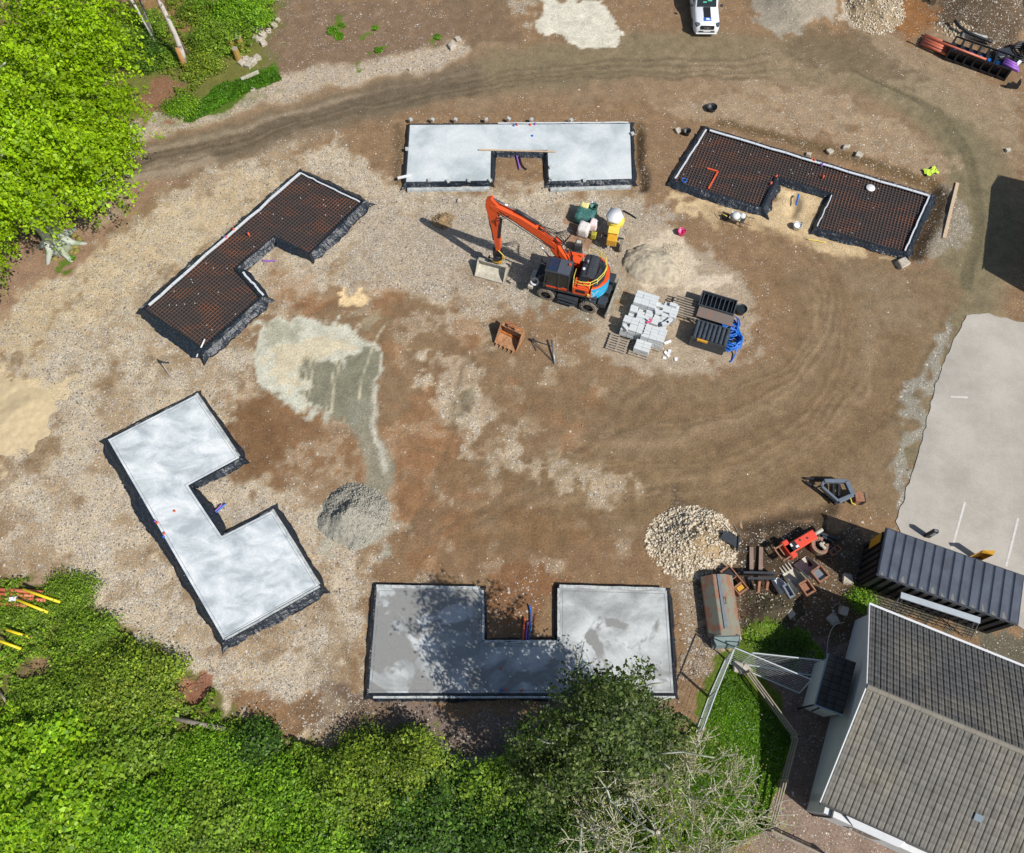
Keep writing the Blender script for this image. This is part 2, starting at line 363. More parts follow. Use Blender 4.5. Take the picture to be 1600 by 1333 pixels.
    # lawns and undergrowth
    zone([(1130,1010),(1180,970),(1260,990),(1250,1040),(1170,1030),(1235,1150),(1195,1290),(1060,1333),(900,1400),(900,1210),(1080,1160)],(86,104,26),.02,.35,1,.6,gr=1)
    zone([(0,900),(70,905),(110,910),(125,975),(190,985),(270,1030),(350,1080),(400,1150),(520,1165),(620,1160),(700,1205),(830,1215),(1060,1200),(1080,1400),(0,1420)],(112,104,62),.15,.5,1,.8,gr=.45)
    zone([(540,1080),(620,1160),(500,1160),(420,1130)],(110,88,66),.6,.8,.7)
    zone(ell(290,1080,38,30),(150,105,82),.3,.5,1,gr=0); zone(ell(60,1050,28,22),(140,110,85),.2,.5,.8,gr=0)
    zone([(0,910),(50,915),(60,930),(0,960)],(140,115,95),.2,.5,.8,gr=.2)
    zone([(290,185),(340,135),(430,105),(438,125),(390,145),(300,190)],(70,100,26),.05,.35,1,.6,gr=1)
    zone([(215,130),(280,120),(270,190),(225,200)],(140,100,78),.3,.6,.9,gr=0)
    zone([(150,0),(330,0),(300,60),(220,60)],(150,112,78),.2,.8,.8,gr=.1)
    for cx,cy,r in ((520,50,10),(530,58,7),(592,78,6),(585,45,5),(685,58,6),(535,40,5),(550,100,6),(110,405,8)):
        zone(ell(cx,cy,r,r*.8),(90,120,30),.1,.4,.9,gr=.9)
zones()
# excavated trenches beside slabs, slab footing flattened
def trench(pts,wd,dp):
    P=[G2(p) for p in pts]; d=sdline(XS+WX*.8,YS+WY*.8,P); HZ[:]-=dp*smooth(1-d/wd)
trench([(1460,300),(1425,385)],1.3,.45); trench([(1330,262),(1455,290)],.8,.3); trench([(995,210),(1000,285)],.8,.4); trench([(1240,310),(1235,335)],.6,.3); trench([(340,790),(360,800)],.7,.12)
trench([(1170,815),(1240,797),(1300,793)],.7,.25)
for P in SL:
    d=sdpoly(XS,YS,P); a=smooth(.5-(d-.25)/.3); HZ=HZ*(1-a)+(-.02)*a
TARM=[(1510,492),(1545,490),(1600,505),(1760,560),(1700,1010),(1600,985),(1410,838),(1400,815),(1425,740),(1440,690),(1462,600),(1482,550)]
TP=[G2(p) for p in TARM]; _d=sdpoly(XS,YS,TP); _a=smooth(.5-(_d-.1)/.8); HZ=HZ*(1-_a)+(-.03)*_a
def hill(cx,cy,r,h,z=0):
    gx_,gy_=G2((cx,cy)); HZ[:]+=h*smooth(1-np.hypot(XS-gx_,YS-gy_)/r)*(.8+.4*FN)
hill(1245,-5,4.2,1.6); hill(1540,0,5.5,1.8); hill(1185,975,1.3,.5); hill(1365,15,1.8,.7); hill(290,1085,1.5,-.4)
far=(np.abs(XS)>44)|(YS<-7)|(YS>58); HZ[far]*=.5
blend(smooth((np.hypot(XS,YS-22)-46)/14),(84,110,44),.05,.6)
def gh(x,y):
    x=np.asarray(x,float); y=np.asarray(y,float); H2=HZ.reshape(X.shape)
    i=np.clip(((x+44)/.15).astype(int),0,len(fx)-1)+4; j=np.clip(((y+7)/.15).astype(int),0,len(fy)-1)+4
    return H2[j,i]
def gsample(A,x,y):
    i=np.clip(((x+44)/.15).astype(int),0,len(fx)-1)+4; j=np.clip(((y+7)/.15).astype(int),0,len(fy)-1)+4
    return A.reshape(X.shape)[j,i]
def ground_mat():
    m=bpy.data.materials.new('ground'); m.use_nodes=True; n=m.node_tree; L=n.links; N=n.nodes.new
    p=n.nodes['Principled BSDF']; p.inputs['Roughness'].default_value=.95; p.inputs['Specular IOR Level'].default_value=.2
    A=N('ShaderNodeAttribute'); A.attribute_name='Col'; B=N('ShaderNodeAttribute'); B.attribute_name='Msk'
    sp=N('ShaderNodeSeparateColor'); L.new(B.outputs['Color'],sp.inputs[0])
    tc=N('ShaderNodeTexCoord')
    def noise(s,d=3,r=.6):
        q=N('ShaderNodeTexNoise'); q.inputs['Scale'].default_value=s; q.inputs['Detail'].default_value=d; q.inputs['Roughness'].default_value=r; L.new(tc.outputs['Object'],q.inputs['Vector']); return q
    def mth(op,a,b,c=None):
        q=N('ShaderNodeMath'); q.operation=op
        for i,x in enumerate((a,b,c)):
            if x is None: continue
            if isinstance(x,(int,float)): q.inputs[i].default_value=x
            else: L.new(x,q.inputs[i])
        return q.outputs[0]
    def mix(f,a,b,bt='MIX'):
        q=N('ShaderNodeMix'); q.data_type='RGBA'; q.blend_type=bt
        for k,x in ((0,f),(6,a),(7,b)):
            if isinstance(x,(int,float)): q.inputs[k].default_value=x
            elif isinstance(x,tuple): q.inputs[k].default_value=(*x,1)
            else: L.new(x,q.inputs[k])
        return q.outputs[2]
    n1=noise(1.3,8,.7); n2=noise(9,4,.7)
    f1=mth('MULTIPLY_ADD',n1.outputs['Fac'],1.3,.38); f2=mth('MULTIPLY_ADD',n2.outputs['Fac'],1.3,.38)
    cc=N('ShaderNodeCombineColor'); ff=mth('MULTIPLY',f1,f2)
    for i in range(3): L.new(ff,cc.inputs[i])
    base=mix(1.0,A.outputs['Color'],cc.outputs[0],'MULTIPLY')
    n4=noise(.9,7,.78); gm=mth('MAXIMUM',mth('ADD',sp.outputs[0],mth('MULTIPLY',mth('SUBTRACT',n4.outputs['Fac'],.52),mth('SUBTRACT',1.3,sp.outputs[1]))),0.0)
    def stones(scale,thr,k,lo,hi):
        v=N('ShaderNodeTexVoronoi'); v.inputs['Scale'].default_value=scale; L.new(tc.outputs['Object'],v.inputs['Vector'])
        s2=N('ShaderNodeSeparateColor'); L.new(v.outputs['Color'],s2.inputs[0])
        a=mth('LESS_THAN',s2.outputs[0],mth('MULTIPLY',mth('POWER',gm,3.0),thr))
        d=mth('LESS_THAN',v.outputs['Distance'],mth('MULTIPLY_ADD',s2.outputs[2],.25,k))
        mk=mth('MULTIPLY',a,d)
        br=mth('MULTIPLY_ADD',s2.outputs[1],hi-lo,lo)
        c2=N('ShaderNodeCombineColor'); L.new(br,c2.inputs[0]); L.new(mth('MULTIPLY',br,.91),c2.inputs[1]); L.new(mth('MULTIPLY',br,.78),c2.inputs[2])
        return mk,c2.outputs[0],v.outputs['Distance']
    m1,c1,d1=stones(11,.85,.30,.10,.72); m2,c2,d2=stones(19,1.3,.34,.10,.72)
    m0,c0_,d0=stones(6.5,.42,.22,.10,.66)
    base=mix(mth('MULTIPLY',m2,.8),base,c2); base=mix(mth('MULTIPLY',m1,.9),base,c1); base=mix(mth('MULTIPLY',m0,.85),base,c0_)
    # dark crumbs
    v=N('ShaderNodeTexVoronoi'); v.inputs['Scale'].default_value=17; L.new(tc.outputs['Object'],v.inputs['Vector'])
    s3=N('ShaderNodeSeparateColor'); L.new(v.outputs['Color'],s3.inputs[0])
    dk=mth('MULTIPLY',mth('LESS_THAN',s3.outputs[1],mth('MULTIPLY_ADD',sp.outputs[0],.22,.02)),mth('LESS_THAN',v.outputs['Distance'],.38))
    base=mix(mth('MULTIPLY',dk,.6),base,(.07,.05,.035))
    # grass tint
    g1=noise(6,5,.8); cr=N('ShaderNodeValToRGB'); e=cr.color_ramp.elements; e[0].position=.35; e[1].position=.65
    e[0].color=(.05,.08,.012,1); e[1].color=(.13,.19,.02,1); L.new(g1.outputs['Fac'],cr.inputs[0])
    base=mix(mth('MULTIPLY',sp.outputs[1],.75),base,cr.outputs[0])
    L.new(base,p.inputs['Base Color'])
    h=mth('ADD',mth('MULTIPLY',m1,mth('SUBTRACT',.6,d1)),mth('MULTIPLY',n2.outputs['Fac'],.9)); h=mth('ADD',h,mth('MULTIPLY',m2,.25))
    b=N('ShaderNodeBump'); b.inputs['Strength'].default_value=.8; b.inputs['Distance'].default_value=.06; L.new(h,b.inputs['Height']); L.new(b.outputs[0],p.inputs['Normal'])
    return m
ny,nx=X.shape
idx=np.arange(ny*nx).reshape(ny,nx)
F=np.stack([idx[:-1,:-1],idx[:-1,1:],idx[1:,1:],idx[1:,:-1]],-1).reshape(-1,4)
go=npmesh('ground',np.stack([XS,YS,HZ],1),F,ground_mat(),smooth=True); tag(go,kind='structure')
ca=go.data.color_attributes.new('Col','FLOAT_COLOR','POINT'); ca.data.foreach_set('color',np.concatenate([colr,np.ones((XS.size,1))],1).astype(np.float32).ravel())
cb=go.data.color_attributes.new('Msk','FLOAT_COLOR','POINT'); cb.data.foreach_set('color',np.stack([grav,gras,gras*0,gras*0+1],1).astype(np.float32).ravel())

# loose stones
def stone_field(name,x,y,sz,m,z=None,parent=None):
    n=len(x); base=np.array([(1,0,0),(-1,0,0),(0,1,0),(0,-1,0),(0,0,1),(0,0,-.6)],float)
    V=base[None]*rng.uniform(.55,1.25,(n,6,3))+rng.normal(0,.13,(n,6,3)); a=rng.uniform(0,6.28,n); c,s=np.cos(a),np.sin(a)
    V=V*sz[:,None,None]*np.stack([np.ones(n),rng.uniform(.6,1,n),rng.uniform(.5,.9,n)],1)[:,None,:]
    vx=V[:,:,0]*c[:,None]-V[:,:,1]*s[:,None]+x[:,None]; vy=V[:,:,0]*s[:,None]+V[:,:,1]*c[:,None]+y[:,None]
    vz=V[:,:,2]+(gh(x,y) if z is None else z)[:,None]+sz[:,None]*.2
    T=np.array([(0,2,4),(2,1,4),(1,3,4),(3,0,4),(2,0,5),(1,2,5),(3,1,5),(0,3,5)])
    F=(np.arange(n)[:,None,None]*6+T[None]).reshape(-1,3)
    return npmesh(name,np.stack([vx,vy,vz],-1).reshape(-1,3),F,m,parent)
def stone_mat(name,a,b,sc=5):
    m=mat(name,a,.9,0,0,sc,b,lo=.35,hi=.65,detail=2); return m
M_STONE=stone_mat('loose_stone',C(118,102,82),C(206,191,167),7)
N0=90000
sx=rng.uniform(-40,40,N0); sy=rng.uniform(-5,54,N0); gd=gsample(grav,sx,sy); keep=rng.uniform(0,1,N0)<gd**2.6*.6
ins=np.zeros(N0,bool)
for P in SL: ins|=sdpoly(sx,sy,P)<.3
ins|=sdpoly(sx,sy,[G2(p) for p in TARM])<0
k=keep&~ins; sx,sy=sx[k],sy[k]; sz=rng.gamma(2.0,.010,len(sx))+.014
tag(stone_field('loose_stones',sx,sy,np.clip(sz,0,.13),M_STONE),'pale stones and gravel strewn over the brown site ground','stones',kind='stuff')
# ---------------- tarmac ----------------
def ragged(P,step=.3,am=.07,seed=3):
    out=[]; rr=random.Random(seed)
    for i,(a,b) in enumerate(zip(P,P[1:]+P[:1])):
        L_=math.dist(a,b); n=max(1,int(L_/step)); nx_,ny_=-(b[1]-a[1])/L_,(b[0]-a[0])/L_
        for k in range(n):
            t=k/n; o=rr.uniform(-am,am); out.append((a[0]+(b[0]-a[0])*t+nx_*o,a[1]+(b[1]-a[1])*t+ny_*o))
    return out
def tarmac_mat():
    m=mat('tarmac',C(194,187,176),.9,0,0,.3,C(168,162,152),bump=.4,bscale=60,lo=.35,hi=.65)
    n=m.node_tree; p=n.nodes['Principled BSDF']; src=p.inputs['Base Color'].links[0].from_socket
    ns=n.nodes.new('ShaderNodeTexNoise'); ns.inputs['Scale'].default_value=26; ns.inputs['Detail'].default_value=5
    tc=n.nodes.new('ShaderNodeTexCoord'); n.links.new(tc.outputs['Object'],ns.inputs['Vector'])
    mp=n.nodes.new('ShaderNodeMapRange'); mp.inputs[1].default_value=.3; mp.inputs[2].default_value=.7; mp.inputs[3].default_value=.86; mp.inputs[4].default_value=1.1; n.links.new(ns.outputs['Fac'],mp.inputs[0])
    mx=n.nodes.new('ShaderNodeMix'); mx.data_type='RGBA'; mx.blend_type='MULTIPLY'; mx.inputs[0].default_value=1
    n.links.new(src,mx.inputs[6]); n.links.new(mp.outputs[0],mx.inputs[7]); n.links.new(mx.outputs[2],p.inputs['Base Color'])
    return m
tag(MB().prism(ragged(TP),-.06,.02).obj('car_park',tarmac_mat()),kind='structure')
M_MARK=mat('road_paint',C(215,212,206),.8,0,0,6,C(190,184,176),lo=.45,hi=.7)
mb=MB()
for a,b in (((1486,620),(1512,621)),((1508,784),(1487,858)),((1591,810),(1572,885))):
    A,B=G(*a,.024),G(*b,.024); mb.bar(A,B,.11,.006)
tag(mb.obj('parking_lines',M_MARK),kind='structure')

# ---------------- foundations ----------------
def conc_mat(name,a,b,c,sc,wet=None):
    m=bpy.data.materials.new(name); m.use_nodes=True; n=m.node_tree; L=n.links
    p=n.nodes['Principled BSDF']; p.inputs['Roughness'].default_value=.62
    tc=n.nodes.new('ShaderNodeTexCoord')
    mp=n.nodes.new('ShaderNodeMapping'); mp.inputs['Scale'].default_value=(1,1,1); L.new(tc.outputs['Object'],mp.inputs[0]); mp.inputs['Rotation'].default_value=(0,0,sc[1]); mp.inputs['Scale'].default_value=(1,sc[2],1)
    ns=n.nodes.new('ShaderNodeTexNoise'); ns.inputs['Scale'].default_value=sc[0]; ns.inputs['Detail'].default_value=7; ns.inputs['Roughness'].default_value=.6; ns.inputs['Distortion'].default_value=.6
    L.new(mp.outputs[0],ns.inputs[0])
    cr=n.nodes.new('ShaderNodeValToRGB'); e=cr.color_ramp.elements; e[0].position=.36; e[1].position=.66; e[0].color=(*a,1); e[1].color=(*c,1); q=e.new(.5); q.color=(*b,1)
    L.new(ns.outputs['Fac'],cr.inputs[0]); out=cr.outputs[0]
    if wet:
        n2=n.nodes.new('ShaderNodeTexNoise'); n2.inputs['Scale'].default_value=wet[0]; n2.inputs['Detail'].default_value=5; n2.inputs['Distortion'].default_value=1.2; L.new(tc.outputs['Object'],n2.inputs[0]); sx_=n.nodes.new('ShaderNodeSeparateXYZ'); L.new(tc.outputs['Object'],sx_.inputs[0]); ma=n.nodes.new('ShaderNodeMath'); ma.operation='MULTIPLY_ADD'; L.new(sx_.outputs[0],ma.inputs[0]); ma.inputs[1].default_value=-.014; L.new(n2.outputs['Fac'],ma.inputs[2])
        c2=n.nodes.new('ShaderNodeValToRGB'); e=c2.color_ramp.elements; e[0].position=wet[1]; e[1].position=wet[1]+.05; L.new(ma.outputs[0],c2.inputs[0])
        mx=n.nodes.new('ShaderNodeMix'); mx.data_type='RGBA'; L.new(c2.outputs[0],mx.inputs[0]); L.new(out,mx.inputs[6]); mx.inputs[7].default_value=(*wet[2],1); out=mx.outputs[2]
    n3=n.nodes.new('ShaderNodeTexNoise'); n3.inputs['Scale'].default_value=9; n3.inputs['Detail'].default_value=6; L.new(tc.outputs['Object'],n3.inputs[0])
    mr=n.nodes.new('ShaderNodeMapRange'); mr.inputs[1].default_value=.25; mr.inputs[2].default_value=.75; mr.inputs[3].default_value=.9; mr.inputs[4].default_value=1.07; L.new(n3.outputs[0],mr.inputs[0])
    mx=n.nodes.new('ShaderNodeMix'); mx.data_type='RGBA'; mx.blend_type='MULTIPLY'; mx.inputs[0].default_value=1; L.new(out,mx.inputs[6]); L.new(mr.outputs[0],mx.inputs[7])
    L.new(mx.outputs[2],p.inputs['Base Color'])
    return m
MC1=conc_mat('pale_concrete',C(180,190,192),C(203,211,213),C(220,225,225),(.45,0,1))
MC4=conc_mat('cured_concrete',C(176,184,188),C(206,214,217),C(234,237,238),(.6,-.55,1.8))
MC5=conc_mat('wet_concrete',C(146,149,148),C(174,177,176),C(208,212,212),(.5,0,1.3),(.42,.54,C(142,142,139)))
def plastic(name,c,c2=None):
    m=mat(name,c,.38,0,0,9,c2 or C(70,80,92),bump=1.0,bscale=7,lo=.5,hi=.85); return m
M_MEM=plastic('black_membrane',C(30,36,44),C(74,88,104))
M_MEMD=mat('black_sheet_base',C(52,44,42),.6,0,0,2,C(38,36,38))
M_WHITE=mat('white_insulation',C(214,218,222),.6,0,.08)
M_KERB=mat('weathered_concrete_edge',C(196,200,196),.8,0,0,4,C(160,166,168))
M_KERBD=mat('joint_line',C(110,116,120),.7,0,0,3,C(150,154,156)); M_ORANGE=mat('orange_plastic',C(226,96,60),.45,0,.1)
M_BLUE=mat('blue_plastic',C(30,110,205),.4,0,.1)
M_PURPLE=mat('purple_plastic',C(150,95,190),.45,0,.15)
M_BLACK=mat('black_plastic',C(32,34,38),.5,0,.2)
M_WOOD=mat('pale_timber',C(205,180,150),.8,0,.18,8)
M_WOODG=mat('weathered_timber',C(160,148,132),.85,0,.25,6)
M_WPL=mat('white_plastic',C(235,236,236),.4,0,.04)
def offset_poly(P,d):
    n=len(P); A=sum(P[i][0]*P[(i+1)%n][1]-P[(i+1)%n][0]*P[i][1] for i in range(n)); sg=1 if A>0 else -1; out=[]
    for i in range(n):
        a,b,c=Vector(P[i-1]),Vector(P[i]),Vector(P[(i+1)%n]); e1=(b-a).normalized(); e2=(c-b).normalized()
        n1=Vector((e1.y,-e1.x))*sg; n2=Vector((e2.y,-e2.x))*sg; k=1+n1.dot(n2)
        q=b+(n1+n2)*(d/max(.3,k)); out.append((q.x,q.y))
    return out
def skirt(P,widths,z0,seed,inner=.0,crumple=1.0,lip=.03):
    """crumpled sheet folded over the edge and down to the soil"""
    rr=np.random.default_rng(seed); V=[];Fs=[]; n=len(P)
    A=sum(P[i][0]*P[(i+1)%n][1]-P[(i+1)%n][0]*P[i][1] for i in range(n)); sg=1 if A>0 else -1
    rings=[]
    for i in range(n):
        a,b=Vector(P[i]),Vector(P[(i+1)%n]); e=(b-a); L_=e.length; e.normalize(); nn=Vector((e.y,-e.x))*sg
        pa,pb=Vector(P[i-1]),Vector(P[(i+2)%n]); w0=widths[i-1]; w1=widths[(i+1)%n]
        e0=(a-pa).normalized(); n0=Vector((e0.y,-e0.x))*sg; e2=(pb-b).normalized(); n2=Vector((e2.y,-e2.x))*sg
        m=max(2,int(L_/.12))
        for k in range(m):
            t=k/m; p=a+e*L_*t
            w=widths[i]
            # blend near the corners to the mitre with the neighbour edge
            ca=max(0,1-t*L_/.35); cb=max(0,1-(1-t)*L_/.35)
            q=nn*w*(1-max(ca,cb))+ (nn*w+n0*w0)*ca*(.5 if k else .5)+ (nn*w+n2*w1)*cb*.5 if (ca or cb) else nn*w
            if ca==1: q=(nn*w+n0*w0)
            rings.append((p,q,w))
    K=6; prof=[(-inner/.3 if False else 0,0),(.18,lip),(.38,-.04),(.62,-.16),(.85,-.26),(1.0,-.30)]
    nR=len(rings); nz=rr.normal(0,1,(nR,K)); nz=sum(np.roll(nz,i_,0) for i_ in range(5))/2.6; wz=rr.normal(0,1,nR)
    wz=sum(np.roll(wz,i) for i in range(9))/3.0; t0=rr.normal(0,1,nR); w2=sum(np.roll(t0,i) for i in range(22))/4.7
    for j,(p,q,w) in enumerate(rings):
        for k,(u,dz) in enumerate(prof):
            ww=1+ (wz[j]*.07+w2[j]*.16)*crumple*(k>=2)
            o=q*u*ww if k else -q.normalized()*inner
            h=z0+dz+nz[j,k]*.022*crumple*(k>0)
            if k==K-1: h=.015+abs(nz[j,k])*.03
            V.append((p.x+o.x,p.y+o.y,max(h,.012)))
    for j in range(nR):
        for k in range(K-1):
            a=j*K+k; b=((j+1)%nR)*K+k; Fs.append((a,b,b+1,a+1))
    m=MB(); m.add(V,Fs); return m
def stubs(t,pts,c0):
    for px,col,h,lean in pts:
        p=Vector(G(*px,.3))-Vector(c0); m=MB(); m.cyl((p.x,p.y,-.05+ .1),(p.x+lean[0],p.y+lean[1],.30+h),.06,.06,10)
        o=m.obj('pipe_stub',col,t,True)
def strip_on(P,i,j0,j1,wd,ht,off,name,m,t,c0,z0=.3,wob=0):
    a,b=Vector(P[i]),Vector(P[(i+1)%len(P)]); e=(b-a).normalized(); A=sum(P[k][0]*P[(k+1)%len(P)][1]-P[(k+1)%len(P)][0]*P[k][1] for k in range(len(P))); sg=1 if A>0 else -1
    nn=Vector((e.y,-e.x))*sg; mb=MB(); N=14; pts=[]
    for k in range(N+1):
        u=j0+(j1-j0)*k/N; q=a.lerp(b,u)+nn*(off+random.uniform(-wob,wob)); pts.append(Vector((q.x-c0[0],q.y-c0[1],z0)))
    for p,q in zip(pts[:-1],pts[1:]): mb.bar(p,q+(q-p)*.02,wd,ht)
    return mb.obj(name,m,t)
def foundation(Sp,label,kind,widths,cm=None,seed=1,group='house foundations',inner_strips=(),stub=(),kerbs=()):
    P=[G2(p,.3) for p in Sp]; cx=sum(p[0] for p in P)/8; cy=sum(p[1] for p in P)/8; c0=(cx,cy,0)
    t=thing('house_foundation',label,'foundation',c0,0,group); L=[(p[0]-cx,p[1]-cy) for p in P]
    sk=skirt(L,widths,.315 if kind=='c' else .33,seed,inner=.03 if kind=='c' else .02); sk.obj('membrane',M_MEM,t)
    if kind=='c':
        MB().prism(L,-.1,.30).obj('concrete_slab',cm,t)
        # upstand / dark joint line inset and pale edge former
        ins_=offset_poly(L,-.16); mb=MB()
        for a,b in zip(ins_,ins_[1:]+ins_[:1]):
            mb.bar((*a,.303),(*b,.303),.02,.008)
        if Sp is not S1: mb.obj('joint_strip',M_KERBD,t)
    else:
        MB().prism(offset_poly(L,-.02),-.1,.13).obj('base_sheet',M_MEMD,t)
        # inner membrane upstand
        mb=MB(); I=offset_poly(L,-.05)
        for a,b in zip(I,I[1:]+I[:1]): mb.bar((*a,.21),(*b,.21),.05,.2)
        mb.obj('upstand',M_MEM,t)
        I=offset_poly(L,-.12); A=Vector(L[0]); ax=(Vector(L[1])-A) if Sp is S2 else (Vector(L[7])-A); ax.normalize(); ay=Vector((-ax.y,ax.x))
        def clip(o,d):
            ts=[]
            for a,b in zip(I,I[1:]+I[:1]):
                a=Vector(a);b=Vector(b); e=b-a; den=d.x*e.y-d.y*e.x
                if abs(den)<1e-9: continue
                r=a-o; s=(r.x*e.y-r.y*e.x)/den; u=(r.x*d.y-r.y*d.x)/den
                if 0<=u<1: ts.append(s)
            return sorted(ts)
        for nm,da,db,z in (('rebar_mesh',ax,ay,.175),('rebar_mesh',ay,ax,.20)):
            mb=MB(); s=-30
            while s<30:
                o=Vector(I[0])+db*s+db*.013; T_=clip(o,da)
                for a,b in zip(T_[::2],T_[1::2]):
                    if b-a>.1:
                        p,q=o+da*a,o+da*b; mb.bar((p.x,p.y,z),(q.x,q.y,z),.03,.02)
                s+=.2
            mb.obj(nm,rebar_mat('rusty_rebar',-math.atan2(da.y,da.x),seed),t)
        sp=MB().cyl((0,0,0),(0,0,.05),.035,.025,6).obj('spacer',M_KERB,t); rr=random.Random(seed); k=0
        xs=[p[0] for p in I]; ys=[p[1] for p in I]
        while k<28:
            x=rr.uniform(min(xs),max(xs)); y=rr.uniform(min(ys),max(ys))
            if sdpoly(np.array([x]),np.array([y]),I)[0]<-.2:
                o=sp if k==0 else sp.copy()
                if k: COL.objects.link(o); o.parent=t
                o.location=(x,y,.21); k+=1
    for (i,a,b,wd,ht,off,nm,m,wob) in inner_strips:
        strip_on(P,i,a,b,wd,ht,off,nm,m,t,c0,.34 if kind=='c' else .335,wob)
    for (i,a,b,wd,ht,off) in kerbs:
        strip_on(P,i,a,b,wd,ht,off,'edge_block',M_KERB,t,c0,ht/2,0.01)
    stubs(t,stub,c0)
    return t
def rebar_mat(nm,rot,off):
    m=mat(nm,C(92,80,76),.8,0,0,.8,C(148,94,66),lo=.5,hi=.64,detail=3); n=m.node_tree; ns=[q for q in n.nodes if q.type=='TEX_NOISE'][0]; tc=[q for q in n.nodes if q.type=='TEX_COORD'][0]
    mp=n.nodes.new('ShaderNodeMapping'); mp.inputs['Rotation'].default_value=(0,0,rot); mp.inputs['Scale'].default_value=(.55,1.5,1); mp.inputs['Location'].default_value=(off,off*.7,0); n.links.new(tc.outputs['Object'],mp.inputs[0]); n.links.new(mp.outputs[0],ns.inputs[0]); return m

UP=(0,0)
foundation(S1,'pale smooth concrete foundation at the top centre, behind the orange digger arm','c',[.28,.28,.3,.28,.28,.3,.34,.3],MC1,11,
    stub=[((808,196),M_ORANGE,.12,UP),((829,196),M_ORANGE,.12,UP),((836,195),M_PURPLE,.14,UP),((831,213),M_BLUE,.1,(.05,0)),((803,197),M_BLUE,.1,UP)],
    kerbs=[(6,.02,.98,.22,.2,.46),(2,.02,.98,.22,.18,.48)],
    inner_strips=[(0,.4,.99,.09,.05,.06,'edge_strip',M_WHITE,.02)])
foundation(S2,'dark mesh-filled foundation inside the bend of the haul road, one white lid on it','r',[.3,.42,.4,.3,.3,.62,.4,.42],None,12,
    inner_strips=[(0,.02,.99,.14,.05,-.14,'insulation_strip',M_WHITE,.03),(7,.05,.97,.10,.05,-.1,'insulation_strip',M_WHITE,.02),(1,.02,.98,.09,.05,-.08,'insulation_strip',M_WHITE,.02),(3,.05,.95,.06,.05,-.02,'insulation_strip',M_WHITE,.03)],
    stub=[((1211,276),M_ORANGE,.12,(.1,0)),((1205,288),M_ORANGE,.12,(0,.1)),((1272,252),M_ORANGE,.15,UP),((1284,258),M_PURPLE,.15,UP),((1286,277),M_ORANGE,.15,UP),((1266,249),M_ORANGE,.1,(.1,0))])
foundation(S3,'slanting dark mesh foundation between the beech tree and the pale silt patch','r',[.42,.62,.36,.36,.42,.6,.62,.42],None,13,
    inner_strips=[(7,.03,.99,.15,.06,-.15,'insulation_strip',M_WHITE,.05),(0,.02,.97,.09,.05,-.1,'insulation_strip',M_WHITE,.05),(4,.2,1.0,.12,.06,.18,'insulation_strip',M_WHITE,.03)],
    stub=[((366,360),M_ORANGE,.2,UP),((354,372),M_ORANGE,.2,UP),((389,367),M_ORANGE,.2,UP),((351,371),M_BLUE,.15,UP)])
foundation(S4,'bright white-grey concrete foundation at the left, slanting down to the right','c',[.3,.42,.34,.3,.32,.6,.42,.3],MC4,14,
    stub=[((273,799),M_ORANGE,.08,UP),((246,817),M_ORANGE,.1,UP),((257,834),M_ORANGE,.1,UP),((243,815),M_PURPLE,.12,UP),((256,839),M_BLUE,.12,UP)],
    inner_strips=[(5,.0,.98,.1,.05,.02,'edge_strip',M_KERB,.01),(0,.0,.98,.14,.05,.02,'edge_strip',M_KERB,.01),(4,.0,.98,.12,.04,.02,'edge_strip',M_KERB,.01)])
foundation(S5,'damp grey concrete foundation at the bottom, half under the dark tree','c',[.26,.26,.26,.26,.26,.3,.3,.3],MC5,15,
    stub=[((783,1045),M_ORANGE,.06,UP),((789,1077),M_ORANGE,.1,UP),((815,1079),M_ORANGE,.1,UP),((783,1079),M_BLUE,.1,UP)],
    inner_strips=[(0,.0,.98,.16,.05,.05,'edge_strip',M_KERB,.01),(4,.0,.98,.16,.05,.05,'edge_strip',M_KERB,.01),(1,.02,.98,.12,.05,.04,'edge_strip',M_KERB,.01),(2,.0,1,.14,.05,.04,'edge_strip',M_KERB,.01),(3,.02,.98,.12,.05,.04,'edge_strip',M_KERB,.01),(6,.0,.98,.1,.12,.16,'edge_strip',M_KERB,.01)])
# small things by the foundations
def px_tube(name,pts,r,m,label,cat,z=.06,group=None,wob=0):
    c=G(*pts[0][:2],0); P=[Vector(G(p[0],p[1],p[2] if len(p)>2 else z))-Vector(c) for p in pts]
    if len(P)>2: P=[Vector(q) for q in spline(P,6)]
    o=MB().tube(P,r,8).obj(name,m,None,True); o.location=c; return tag(o,label,cat,group)
px_tube('pipe',[(817,1000),(818,985),(820,965)],.055,M_ORANGE,'orange duct rising at the notch of the grey foundation under the tree','pipe',.12)
px_tube('pipe',[(822,1000),(823,985),(825,972)],.04,M_PURPLE,'purple duct between the orange and blue ducts in the grey foundation notch','pipe',.12)
px_tube('pipe',[(826,1000),(829,980),(830,960),(827,945)],.04,M_BLUE,'blue duct curving out of the notch of the grey foundation','pipe',.12)
px_tube('pipe',[(338,801),(345,794),(353,787)],.045,M_BLUE,'blue duct in the notch of the bright white foundation','pipe',.12)
px_tube('pipe',[(336,799),(342,793),(347,788)],.04,M_PURPLE,'short purple duct lying against the blue duct in the white foundation notch','pipe',.14)
px_tube('pipe',[(807,243),(810,255),(812,264)],.055,M_PURPLE,'purple duct in the notch of the top pale foundation','pipe',.14)
px_tube('pipe',[(812,245),(816,258),(823,265)],.04,M_BLACK,'black duct beside the purple duct in the top foundation notch','pipe',.14)
px_tube('pipe',[(1248,304),(1246,312),(1244,320)],.06,M_BLUE,'blue duct in the sandy notch of the mesh foundation on the right','pipe',.14)
px_tube('pipe',[(410,407),(418,408),(430,407)],.05,M_PURPLE,'purple duct in the muddy notch of the left mesh foundation','pipe',.1)
